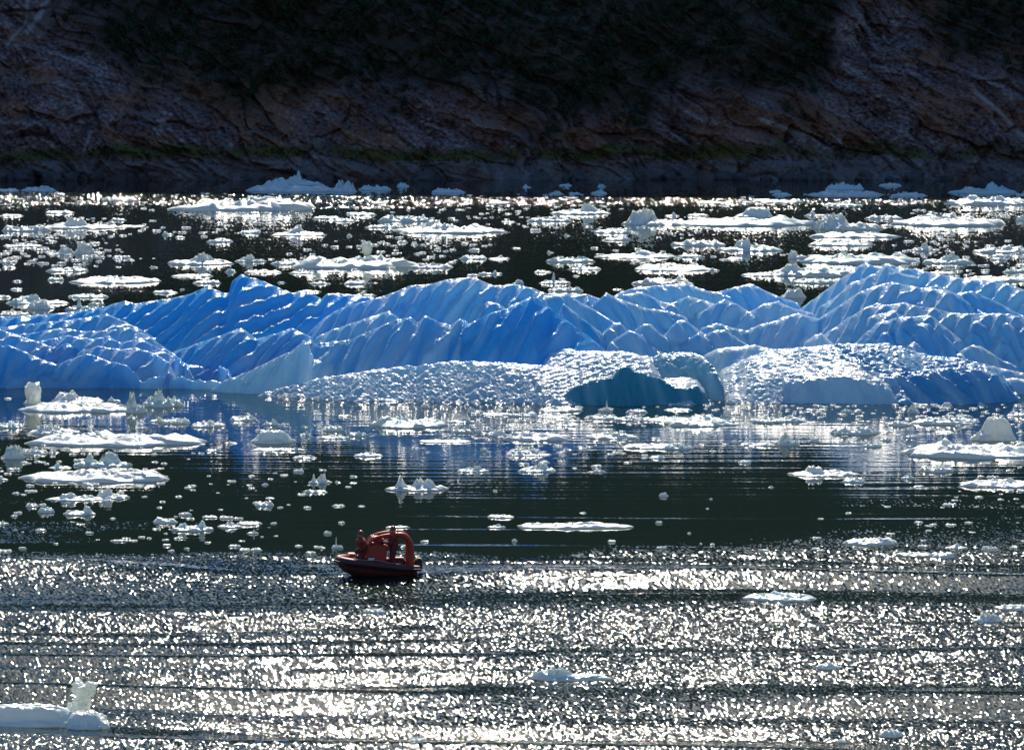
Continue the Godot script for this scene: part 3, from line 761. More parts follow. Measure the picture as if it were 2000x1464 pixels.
# everything else: [window, left, right, top, base, ...] five numbers a piece
const LOOSE := {
	"a": [120,290,60,95, -40,100,75,95, 10,250,240,320, 610,700,220,260, 20,220,375,405, -20,60,330,350, -20,120,215,235, 240,405,190,220, 905,960,315,340, 970,1030,330,355, 1150,1300,330,380, 1340,1450,300,330, 1510,1820,265,345, 1310,1480,430,490, 1510,1770,460,505, 10,85,505,525, 255,465,510,545, 260,350,565,592, 65,120,585,600, 50,120,628,645, 830,880,505,522, 960,1180,548,575, 1080,1230,580,612, 1255,1315,515,548, 1360,1560,525,553, 1615,1740,520,555, 1545,1590,590,608, 1725,1840,580,615, 1920,2040,560,615, 855,980,640,665, 380,595,655,690, -30,55,655,690, 490,575,695,730, -20,150,750,790, 1655,1790,640,660, 560,750,105,150, 280,360,95,115, 660,800,280,292, 620,700,285,300, 890,920,285,298, 1740,1900,225,250, 1930,1990,205,222, 630,665,460,470, 640,675,512,520, 1000,1030,635,645, 1290,1310,520,535],
	"b": [60,190,560,615, 120,240,640,680, 430,650,478,525, 710,855,442,475, 870,990,440,475, 745,820,550,568, 810,890,535,560, 890,945,530,558, 1000,1065,570,612, 1125,1215,530,550, 1210,1390,615,655, 1210,1455,440,492, 1320,1490,500,535, 1195,1235,420,440, 1290,1325,325,345, 75,110,330,347, 190,360,245,300, 0,120,235,265, 265,540,195,265, 90,240,200,230, 1085,1330,215,265, 1465,1660,275,330, 1510,1660,340,370, 1700,2010,550,620, 950,1020,245,270, 600,680,580,610, 140,310,55,90, 355,425,25,70, 560,730,70,105, 1060,1110,50,75, 1260,1330,40,65, 1440,1530,80,110, 1480,1525,35,70, 1210,1280,90,110, 1320,1380,90,110, 480,520,428,440, 560,575,435,450, 285,315,555,572, 225,250,597,608, 1000,1050,405,415, 1560,1620,630,645, 1340,1380,560,570, 1260,1300,575,590, 280,320,375,388, 700,760,150,170, 860,990,130,165, 200,300,140,165],
	"c": [120,240,190,235, 0,80,170,235, 780,910,190,235, 1130,1320,195,250, 1600,2100,100,175, 820,1300,310,355, 830,1170,350,400, 60,330,320,400, 80,210,420,465, -60,45,420,455, 680,800,395,470, 1755,2060,380,440, 1820,1910,455,480, 445,690,530,570, 250,300,515,540, 720,960,565,610, 1480,1630,500,560, 1690,2060,550,600, 1900,2080,480,550, 640,780,620,690, 340,440,455,475, 890,1120,30,85, 1270,1460,80,122, 1990,2100,40,110, 600,710,95,118, 580,650,80,100, 1200,1320,45,65, 900,1100,150,180, 500,760,130,160, 180,330,140,165, 1960,2060,210,260, 1200,1270,275,292],
	"d": [125,225,45,140, 600,670,75,125, -30,125,225,275, 150,430,235,310, 60,250,350,420, 265,325,385,415, 270,390,465,500, 135,210,685,715, 205,305,705,745, 55,95,755,768, -20,45,775,815, 70,95,835,845, 195,255,835,850, 470,520,850,862, 850,985,765,805, 995,1060,740,760, 1125,1210,762,775, 1210,1340,795,835, 1310,1455,790,815, 1380,1440,840,865, 980,1020,870,890, 615,710,898,908, 905,950,920,930, 1025,1055,938,948, 98,140,935,947, 770,810,877,884, 835,915,200,240, 895,1060,195,250, 1070,1250,205,270, 1280,1430,195,235, 705,760,195,220, 765,820,262,280, 1460,1560,210,260, 1420,1480,265,290, 1670,1735,285,315, 1795,1920,250,290, 1775,1935,305,335, 1940,2010,295,318, 1565,1615,245,257, 1680,1720,255,270, 1250,1320,340,362, 1405,1695,378,402, 1140,1215,388,405, 1635,1765,420,445, 1635,1695,498,520, 1870,1900,550,580, 1950,1990,535,548, 1460,1495,575,592, 1380,1420,600,612, 1690,1820,612,635, 1420,1520,675,710, 1480,1530,655,668, 1850,1920,695,712, 1885,1920,795,805, 1805,1850,848,865, 1785,1815,920,945, 1040,1060,435,448, 840,880,455,465, 20,60,100,112, -20,40,535,565],
	"e": [640,790,205,245, 680,780,265,300, 490,770,330,357, 800,850,260,300, 870,970,240,320, 1025,1125,350,370, 695,860,478,520, 840,1000,180,205, 980,1150,185,212, 1130,1300,195,220, 1160,1380,140,185, 1230,1380,215,265, 1640,1760,165,190, 1420,1600,190,225, 1580,1780,195,235, 1760,2000,200,240, 1860,2000,158,178, 1590,1625,375,402, 1770,1860,420,445, 1455,1520,498,520, 1335,1365,490,500, 890,920,615,627, 1820,1875,600,655, 870,1010,755,778, 865,960,808,832, 1375,1415,738,750, 1800,1840,790,805, 1980,2000,845,865, 300,420,818,832, 30,65,792,806, 0,60,700,712, 140,180,702,712, 440,480,360,388, 520,545,397,410, 120,270,402,435, 80,195,285,320, 90,135,570,582, 10,40,548,578, 1780,1840,325,345, 940,965,345,362, 820,870,372,402, 1285,1335,380,398, 1245,1280,365,377, 1000,1030,885,905, 1810,1865,935,950, 1535,1580,895,910, 490,545,130,160, 260,400,105,125, 30,100,195,210],
	"f": [0,390,195,265, 150,285,172,225, 0,155,352,395, 480,660,190,245, 800,860,300,350, 335,400,85,137, 425,620,345,375, 945,1180,250,310, 1195,1275,270,295, 1245,1380,228,262, 1405,1740,205,255, 1620,1720,175,220, 1910,2060,150,210, 1435,1620,455,520, 995,1120,540,578, 1320,1395,535,558, 1340,1415,308,330, 1505,1605,285,300, 1115,1200,350,380, 1195,1260,322,345, 410,480,450,470, 245,285,390,405, 575,605,592,606, 245,265,660,672, 225,245,715,725, 1200,1235,567,578, 1390,1450,590,602, 1505,1540,118,150, 1540,1605,120,155, 1745,1785,125,145, 1845,1870,155,172, 865,890,128,155, 985,1045,160,185, 1580,1690,910,950, 1770,1860,930,965, 1395,1440,792,805, 720,750,895,910, 190,205,900,920, 250,275,905,925, 520,580,950,965, 375,400,955,971, 1110,1130,460,472, 600,800,205,240],
	"g": [],
	"h": [170,290,365,395, 430,510,1110,1140],
	"i": [1860,2060,340,380, 845,980,660,710, 1200,1330,995,1045, 965,1010,1045,1070, 1300,1500,45,75, 1500,1620,45,80, 1085,1110,510,540, 1010,1045,595,650],
}

func make_floe(win: String, l: float, r: float, top: float, base: float, shape: String, rng: RandomNumberGenerator, big: bool, named := false) -> MeshInstance3D:
	var o: Array = WINDOWS[win]
	var px: float = o[0] + (l + r) * 0.5 / ZOOM
	var py: float = o[1] + base / ZOOM
	var tall: float = (base - top) / ZOOM
	var p := on_water(px, py)
	var per_m: float = FOCAL / sqrt(p.z * p.z + EYE_Y * EYE_Y)
	var w: float = (r - l) / ZOOM / per_m
	var sees := EYE_Y / sqrt(p.z * p.z + EYE_Y * EYE_Y)
	var span := tall / per_m                     # seen upright extent in metres
	var dep := minf(w * rng.randf_range(0.5, 0.8), span * (0.55 if shape in ["slab"] else 0.35) / sees)
	dep = maxf(dep, w * 0.22)
	var h := maxf(span - dep * sees * 0.55, span * 0.45)
	if shape == "slab": h = minf(h, w * 0.16 + 0.12)
	if not named: h = minf(h, w * 0.40)
	if p.z < -300.0 and p.z > -535.0 and shape in ["slab", "peak"]: h *= 0.8
	var m := floe_mesh(w, dep, h, shape, rng, big)
	var f := put("ice_floe" if shape == "slab" else "ice_chunk", m, M.floe[rng.randi() % M.floe.size()])
	f.position = Vector3(p.x, 0.0, p.z - dep * 0.42)
	if p.z > -160.0: f.position.y = swell_at(p.x, -p.z + dep * 0.3).x + 0.03
	return f

func build_floes() -> void:
	var rng := RandomNumberGenerator.new()
	rng.seed = 77
	var anchors := []
	for e in NAMED:
		var f := make_floe(e[0], e[1], e[2], e[3], e[4], e[5], rng, true, true)
		tag(f, e[6], "ice floe" if e[5] == "slab" else "ice chunk")
		if e[7] != "": anchors.append([f.position, e[7]])
	for win in LOOSE:
		var a: Array = LOOSE[win]
		for i in range(0, a.size(), 4):
			var w: float = a[i + 1] - a[i]
			var t: float = a[i + 3] - a[i + 2]
			var ratio := w / t
			var shape: String = "slab" if ratio > 4.0 else (["slab", "peak", "slab"][rng.randi() % 3] if ratio > 2.2 else ["lump", "peak", "wedge"][rng.randi() % 3])
			var f := make_floe(win, a[i], a[i + 1], a[i + 2], a[i + 3], shape, rng, w > 150)
			var d := -f.position.z
			var near := 1e9
			var who := ""
			var rel := Vector3.ZERO
			for an in anchors:
				var q: Vector3 = f.position - an[0]
				var dist := absf(q.x) + absf(q.z) * 0.35 * 220.0 / d
				if dist < near:
					near = dist
					who = an[1]
					rel = q
			var side := ("left of" if rel.x < 0 else "right of") if absf(rel.x) > absf(rel.z) * 0.25 else ("beyond" if rel.z < 0 else "in front of")
			var size := "tiny" if w < 60 else ("small" if w < 140 else ("medium" if w < 260 else "long"))
			var look: String = {"slab": "flat white floe", "peak": "knobbly white ice chunk", "lump": "rounded white ice chunk", "wedge": "slanting white ice chunk"}[shape]
			if d > 535.0: look = look.replace("white", "bluish shaded")
			tag(f, "%s %s %s the %s" % [size, look, side, who], "ice floe" if shape == "slab" else "ice chunk", "loose ice near the " + who)
	# where several would read the same, say which of them
	var same := {}
	for f in get_children():
		if f.has_meta("group") and str(f.get_meta("group")).begins_with("loose ice"):
			var key := str(f.get_meta("label"))
			if not same.has(key): same[key] = []
			same[key].append(f)
	for key in same:
		var few: Array = same[key]
		if few.size() < 2: continue
		few.sort_custom(func(p, q): return p.position.x / p.position.z > q.position.x / q.position.z)
		var order := ["leftmost", "second from left", "third from left", "fourth from left"]
		if few.size() == 2: order = ["left-hand"]
		if few.size() == 3: order = ["leftmost", "middle"]
		for i in few.size():
			var which: String = order[i] if i < few.size() - 1 and i < order.size() else ("right-hand" if few.size() == 2 else "rightmost")
			few[i].set_meta("label", which + " " + key)
	build_special_ice(rng)
	build_brash(rng)

func build_special_ice(rng: RandomNumberGenerator) -> void:
	# the block balanced on the raft at left, the knob on the pale-green floe, the blue block on the white berg
	var p := on_water(61.0, 796.0)
	var b := put("ice_block", block_mesh(1.35, 1.6, rng), M.floe[0])
	b.position = Vector3(p.x, 0.1, p.z - 0.8)
	tag(b, "upright rounded ice block at the left end of the floe raft", "ice block")
	p = on_water(716.0, 512.0)
	b = put("ice_block", block_mesh(1.6, 1.6, rng), M.floe[1])
	b.position = Vector3(p.x, 0.75, p.z - 1.0)
	tag(b, "round white knob of ice on the long pale-green floe", "ice block")
	p = at_depth(930.0, 745.0, 217.4)
	b = put("ice_block", block_mesh(1.05, 1.2, rng), M.floe[2])
	b.position = p - Vector3(0, 0.15, 0)
	tag(b, "small blue ice block standing on the white melting iceberg", "ice block")
	p = at_depth(885.0, 722.0, 219.5)
	b = put("ice_block", block_mesh(1.0, 0.45, rng), M.floe[0])
	b.position = p - Vector3(0, 0.1, 0)
	tag(b, "flat white ice lump on the crest of the white melting iceberg", "ice block")
	# the weathered ice that looks like a crouching figure, bottom left
	p = on_water(150.0, 1405.0)
	var pts := [Vector3(-0.9, 0.15, 0), Vector3(-0.2, 0.3, 0), Vector3(0.18, 0.75, 0), Vector3(0.2, 1.15, 0), Vector3(0.05, 1.28, 0), Vector3(0.48, 1.32, 0), Vector3(0.62, 1.12, 0)]
	b = put("ice_chunk", blob([[pts[0], pts[1], 0.28, 0.34], [pts[1], pts[2], 0.36, 0.27], [pts[2], pts[3], 0.27, 0.2], [pts[3], pts[4], 0.24, 0.27], [pts[3], pts[5], 0.24, 0.2], [pts[5], pts[6], 0.14, 0.06], [Vector3(0.2, 0.2, 0.1), Vector3(0.75, 0.1, 0.1), 0.33, 0.28]], 0.035, 0.09, 0.16, 81), M.floe[0])
	b.position = Vector3(p.x, swell_at(p.x, -p.z).x, p.z - 0.3)
	tag(b, "upright weathered ice stump rising beside the slab in the bottom left corner", "ice chunk")

func build_brash(rng: RandomNumberGenerator) -> void:
	# splinters too small to tell apart, strewn between the floes
	var bit := floe_mesh(1.0, 0.8, 0.3, "slab", rng, false)
	var drift := noise(91, 0.02, 2)
	var places: Array[Transform3D] = []
	var tries := 0
	while places.size() < 1500 and tries < 60000:
		tries += 1
		var py := rng.randf_range(378.0, 1080.0)
		if py > 540.0 and py < 772.0: continue
		var px := rng.randf_range(-40.0, 2040.0)
		var p := on_water(px, py)
		var keep: float = smoothstep(-0.15, 0.5, drift.get_noise_2d(p.x * 1.5, p.z * 0.7))
		if py > 830.0: keep *= 0.35 * (1.0 - 0.85 * smoothstep(880.0, 1000.0, py))
		elif py > 540.0: keep *= 1.0
		else: keep *= 0.7
		if rng.randf() > keep: continue
		var s := rng.randf_range(0.10, 0.34) * (1.0 if py > 540.0 else 2.2) * (1.0 + 0.9 * pow(rng.randf(), 6.0))
		places.append(Transform3D(Basis(Vector3.UP, rng.randf() * TAU).scaled(Vector3(s * 1.5, s, s)), Vector3(p.x, 0, p.z)))
	var mm := MultiMesh.new()
	mm.transform_format = MultiMesh.TRANSFORM_3D
	mm.mesh = bit
	mm.instance_count = places.size()
	for k in places.size(): mm.set_instance_transform(k, places[k])
	var f := MultiMeshInstance3D.new()
	f.name = "brash_ice"
	f.multimesh = mm
	f.material_override = M.floe[0]
	add_child(f)
	tag(f, "splinters of brash ice strewn over the water between the floes", "brash ice", "", "stuff")

# Smooth union of tapered limbs, meshed as surface nets. bones: [a, b, radius a, radius b].
func blob(bones: Array, cell: float, soft: float, rough := 0.0, seed_ := 1) -> ArrayMesh:
	var lo := Vector3(1e9, 1e9, 1e9)
	var hi := -lo
	for b in bones:
		var rr: float = maxf(b[2], b[3]) + cell * 3.0 + soft * 0.5
		lo = lo.min(b[0] - Vector3.ONE * rr).min(b[1] - Vector3.ONE * rr)
		hi = hi.max(b[0] + Vector3.ONE * rr).max(b[1] + Vector3.ONE * rr)
	var nx := int((hi.x - lo.x) / cell) + 2
	var ny := int((hi.y - lo.y) / cell) + 2
	var nz := int((hi.z - lo.z) / cell) + 2
	var n1 := noise(seed_, 3.0, 3)
	var f := PackedFloat32Array()
	f.resize(nx * ny * nz)
	f.fill(1.0)
	for b in bones:
		var a: Vector3 = b[0]
		var ba: Vector3 = b[1] - b[0]
		var l2 := maxf(ba.length_squared(), 1e-9)
		var ra: float = b[2]
		var rb: float = b[3]
		var reach := maxf(ra, rb) + soft + cell * 2.0
		var p0 := ((a.min(b[1]) - Vector3.ONE * reach - lo) / cell).floor().max(Vector3.ZERO)
		var p1 := ((a.max(b[1]) + Vector3.ONE * reach - lo) / cell).ceil().min(Vector3(nx - 1, ny - 1, nz - 1))
		for z in range(int(p0.z), int(p1.z) + 1):
			for y in range(int(p0.y), int(p1.y) + 1):
				for x in range(int(p0.x), int(p1.x) + 1):
					var p := lo + Vector3(x, y, z) * cell - a
					var t := clampf(p.dot(ba) / l2, 0.0, 1.0)
					var d := (p - ba * t).length() - lerpf(ra, rb, t)
					var i := (z * ny + y) * nx + x
					var e := f[i]
					var hh := maxf(soft - absf(d - e), 0.0) / soft
					f[i] = minf(d, e) - hh * hh * soft * 0.25
	if rough > 0.0:
		for z in nz:
			for y in ny:
				for x in nx:
					var i := (z * ny + y) * nx + x
					if f[i] < 0.3: f[i] += rough * n1.get_noise_3dv(lo + Vector3(x, y, z) * cell)
	var ids := PackedInt32Array()
	ids.resize(nx * ny * nz)
	ids.fill(-1)
	var v := PackedVector3Array()
	var nn := PackedVector3Array()
	var col := PackedColorArray()
	for z in nz - 1:
		for y in ny - 1:
			for x in nx - 1:
				var i := (z * ny + y) * nx + x
				var g := [f[i], f[i + 1], f[i + nx], f[i + nx + 1], f[i + nx * ny], f[i + nx * ny + 1], f[i + nx * ny + nx], f[i + nx * ny + nx + 1]]
				var neg := 0
				for q in g:
					if q < 0.0: neg += 1
				if neg == 0 or neg == 8: continue
				var s := Vector3.ZERO
				var cnt := 0
				for e in [[0, 1], [2, 3], [4, 5], [6, 7], [0, 2], [1, 3], [4, 6], [5, 7], [0, 4], [1, 5], [2, 6], [3, 7]]:
					var ga: float = g[e[0]]
					var gb: float = g[e[1]]
					if (ga < 0.0) == (gb < 0.0): continue
					var t := ga / (ga - gb)
					var pa := Vector3(e[0] & 1, (e[0] >> 1) & 1, e[0] >> 2)
					var pb := Vector3(e[1] & 1, (e[1] >> 1) & 1, e[1] >> 2)
					s += pa.lerp(pb, t)
					cnt += 1
				ids[i] = v.size()
				var p := lo + (Vector3(x, y, z) + s / cnt) * cell
				v.append(p)
				nn.append(Vector3(g[1] + g[3] + g[5] + g[7] - g[0] - g[2] - g[4] - g[6], g[2] + g[3] + g[6] + g[7] - g[0] - g[1] - g[4] - g[5], g[4] + g[5] + g[6] + g[7] - g[0] - g[1] - g[2] - g[3]).normalized())
				if bones[0].size() > 4:      # each limb brings its own cloth or skin colour
					var near := 1e9
					var own := Color.WHITE
					for bo in bones:
						var ba: Vector3 = bo[1] - bo[0]
						var t := clampf((p - bo[0]).dot(ba) / maxf(ba.length_squared(), 1e-9), 0.0, 1.0)
						var dd: float = (p - bo[0] - ba * t).length() - lerpf(bo[2], bo[3], t)
						if dd < near:
							near = dd
							own = bo[4]
					col.append(own)
	var idx := PackedInt32Array()
	var step := [1, nx, nx * ny]
	for z in range(1, nz - 1):
		for y in range(1, ny - 1):
			for x in range(1, nx - 1):
				var i := (z * ny + y) * nx + x
				for k in 3:
					var inside := f[i] < 0.0
					if inside == (f[i + step[k]] < 0.0): continue
					var u: int = step[(k + 1) % 3]
					var w: int = step[(k + 2) % 3]
					var a := ids[i]
					var b := ids[i - u]
					var c := ids[i - u - w]
					var d := ids[i - w]
					if a < 0 or b < 0 or c < 0 or d < 0: continue
					if inside: idx.append_array(PackedInt32Array([a, c, b, a, d, c]))
					else: idx.append_array(PackedInt32Array([a, b, c, a, c, d]))
	return array_mesh(v, nn, idx, col)
# ---------------------------------------------------------------- the rescue boat
# Local axes: x towards the stern (right in the photograph), y up from the waterline, z towards the viewer.
func tube(pts: Array, rad: Array, segs := 14, caps := true) -> ArrayMesh:
	var path := []
	var rr := []
	var n := pts.size()
	for i in n - 1:        # smooth the path
		for k in 5:
			var t := k / 5.0
			path.append((pts[i] as Vector3).cubic_interpolate(pts[i + 1], pts[maxi(i - 1, 0)], pts[mini(i + 2, n - 1)], t))
			rr.append(lerpf(rad[mini(i, rad.size() - 1)], rad[mini(i + 1, rad.size() - 1)], t))
	path.append(pts[n - 1])
	rr.append(rad[mini(n - 1, rad.size() - 1)])
	if caps:
		path.push_front(path[0])
		rr.push_front(0.001)
		path.append(path[-1])
		rr.append(0.001)
	var v := PackedVector3Array()
	for i in path.size():
		var d: Vector3 = path[mini(i + 2, path.size() - 1)] - path[maxi(i - 2, 0)]
		d = d.normalized()
		var a := d.cross(Vector3(0.31, 0.17, 0.93)).normalized()
		var b := d.cross(a)
		for s in segs + 1:
			var w := TAU * (s % segs) / segs
			v.append(path[i] + (a * cos(w) + b * sin(w)) * rr[i])
	return sheet(v, path.size(), segs + 1)

func soft_box(size: Vector3, cut: float, lean := 0.0) -> ArrayMesh:     # bevelled box, top leaning along x
	var st := SurfaceTool.new()
	st.begin(Mesh.PRIMITIVE_TRIANGLES)
	st.set_smooth_group(-1)
	var rings := [[0.0, cut], [cut, 0.0], [size.y - cut, 0.0], [size.y, cut]]
	var loops := []
	for q in rings:
		var hx: float = size.x * 0.5 - q[1]
		var hz: float = size.z * 0.5 - q[1]
		var off: float = lean * q[0] / size.y
		var c := cut * 0.8
		var l := []
		for p in [[-hx + c, -hz], [hx - c, -hz], [hx, -hz + c], [hx, hz - c], [hx - c, hz], [-hx + c, hz], [-hx, hz - c], [-hx, -hz + c]]:
			l.append(Vector3(p[0] + off, q[0], p[1]))
		loops.append(l)
	for i in loops.size() - 1:
		for k in 8:
			var a: Vector3 = loops[i][k]
			var b: Vector3 = loops[i][(k + 1) % 8]
			var c: Vector3 = loops[i + 1][k]
			var d: Vector3 = loops[i + 1][(k + 1) % 8]
			for p in [a, b, c, b, d, c]: st.add_vertex(p)
	for k in range(1, 7):
		for p in [loops[3][0], loops[3][k], loops[3][k + 1]]: st.add_vertex(p)
		for p in [loops[0][0], loops[0][k + 1], loops[0][k]]: st.add_vertex(p)
	st.generate_normals()
	return st.commit()

func hull_mesh() -> ArrayMesh:
	var v := PackedVector3Array()
	var st := [[1.85, 0.62, 0.34, -0.18], [1.2, 0.68, 0.36, -0.24], [0.4, 0.70, 0.42, -0.27], [-0.4, 0.66, 0.48, -0.25], [-1.0, 0.54, 0.54, -0.14], [-1.45, 0.36, 0.60, 0.08], [-1.72, 0.16, 0.64, 0.32], [-1.82, 0.02, 0.66, 0.55]]
	for s in st:
		for p in [[-1.0, 1.0], [-0.96, 0.55], [-0.85, 0.35], [-0.45, 0.12], [0.0, 0.0], [0.45, 0.12], [0.85, 0.35], [0.96, 0.55], [1.0, 1.0]]:
			v.append(Vector3(s[0], lerpf(s[3], s[2], p[1]), s[1] * p[0]))
	return sheet(v, st.size(), 9)

func build_boat() -> void:
	var red := mat(lin(0.42, 0.035, 0.012), 0.45)
	var deep := mat(lin(0.10, 0.012, 0.007), 0.55)
	var black := mat(lin(0.015, 0.012, 0.012), 0.6)
	var grey := mat(lin(0.30, 0.27, 0.25), 0.5)
	var white := mat(lin(0.75, 0.75, 0.72), 0.5)
	var at := on_water(733.0, 1126.0)
	var boat := Node3D.new()
	boat.name = "rescue_boat"
	add_child(boat)
	boat.position = at + Vector3(0, swell_at(at.x, -at.z).x + 0.06, 0)
	boat.rotation = Vector3(0, deg_to_rad(9.0), deg_to_rad(-1.5))
	tag(boat, "red inflatable rescue boat with a roll-over arch, two people aboard", "boat")
	put("hull", hull_mesh(), deep, boat)
	put("transom", soft_box(Vector3(0.1, 0.42, 1.25), 0.02), deep, boat).position = Vector3(1.82, -0.08, 0)
	var collar := [Vector3(2.0, 0.36, 0.72), Vector3(1.3, 0.37, 0.78), Vector3(0.5, 0.45, 0.80), Vector3(-0.3, 0.53, 0.77), Vector3(-1.0, 0.59, 0.64), Vector3(-1.5, 0.64, 0.40), Vector3(-1.72, 0.66, 0.0), Vector3(-1.5, 0.64, -0.40), Vector3(-1.0, 0.59, -0.64), Vector3(-0.3, 0.53, -0.77), Vector3(0.5, 0.45, -0.80), Vector3(1.3, 0.37, -0.78), Vector3(2.0, 0.36, -0.72)]
	var cm := put("tube_collar", tube(collar, [0.12, 0.17, 0.18, 0.18, 0.185, 0.19, 0.19, 0.19, 0.185, 0.18, 0.18, 0.17, 0.12], 18), deep, boat)
	var rub := []
	for p in collar: rub.append(Vector3(p.x * 1.015 + (-0.2 if p.x < -1.4 else 0.0), p.y - 0.02, p.z * 1.27))
	put("rubbing_strake", tube(rub, [0.035], 8), black, cm)
	for s in [-1, 1]:
		put("grab_line", tube([Vector3(-1.1, 0.83, 0.6 * s), Vector3(-0.6, 0.74, 0.76 * s), Vector3(0.0, 0.75, 0.8 * s), Vector3(0.5, 0.64, 0.84 * s), Vector3(1.1, 0.6, 0.8 * s)], [0.014], 6), grey, cm)
	put("deck", soft_box(Vector3(3.2, 0.06, 1.15), 0.01), black, boat).position = Vector3(0.25, 0.22, 0)
	# console with sloping front, screen and wheel
	var con := put("console", soft_box(Vector3(0.95, 1.15, 0.85), 0.07, 0.1), red, boat)
	con.position = Vector3(-0.06, 0.27, 0)
	put("windscreen", soft_box(Vector3(0.07, 0.36, 0.74), 0.02, 0.16), deep, con).position = Vector3(-0.3, 1.14, 0)
	put("badge", soft_box(Vector3(0.28, 0.11, 0.02), 0.008), white, con).position = Vector3(-0.2, 0.42, 0.44)
	var wheel := TorusMesh.new()
	wheel.inner_radius = 0.15
	wheel.outer_radius = 0.19
	wheel.rings = 20
	wheel.ring_segments = 8
	var wh := put("wheel", wheel, black, con)
	wh.position = Vector3(0.54, 1.0, 0)
	wh.rotation.z = deg_to_rad(-60)
	put("seat", soft_box(Vector3(0.75, 0.5, 0.45), 0.07), deep, boat).position = Vector3(0.98, 0.27, 0)
	put("gear_bag", soft_box(Vector3(0.5, 0.34, 0.6), 0.09), red, boat).position = Vector3(-1.12, 0.62, 0)
	# roll-over frame: two hoops running fore and aft, joined by bars
	for s in [-1, 1]:
		var z: float = 0.42 * s
		put("roll_arch", tube([Vector3(-0.42, 0.6, z), Vector3(-0.44, 1.15, z), Vector3(-0.28, 1.58, z), Vector3(0.10, 1.78, z), Vector3(0.80, 1.88, z), Vector3(1.22, 1.84, z), Vector3(1.50, 1.55, z), Vector3(1.58, 1.1, z), Vector3(1.60, 0.30, z)], [0.05, 0.05, 0.06, 0.075, 0.10, 0.135, 0.15, 0.15, 0.155], 14), red, boat)
	for p in [Vector3(-0.1, 1.72, 0), Vector3(0.95, 1.88, 0), Vector3(1.45, 1.62, 0)]:
		put("cross_bar", tube([p + Vector3(0, 0, -0.44), p, p + Vector3(0, 0, 0.44)], [0.05], 10), red, boat)
	put("buoyancy_bag", soft_box(Vector3(0.6, 0.24, 0.8), 0.09), red, boat).position = Vector3(0.05, 1.5, 0)
	put("lamp_mast", tube([Vector3(0.98, 1.9, 0.2), Vector3(0.98, 2.05, 0.2), Vector3(0.98, 2.22, 0.2)], [0.02], 8), grey, boat)
	put("outboard_motor", soft_box(Vector3(0.34, 0.62, 0.36), 0.07), black, boat).position = Vector3(2.0, 0.12, 0)
	build_person(boat, Vector3(0.80, 0.27, 0.26), 0, "person in a dark red survival suit and helmet standing at the boat's controls")
	build_person(boat, Vector3(-0.66, 0.14, 0.22), 1, "person in a dark red survival suit and helmet kneeling upright in the bow")

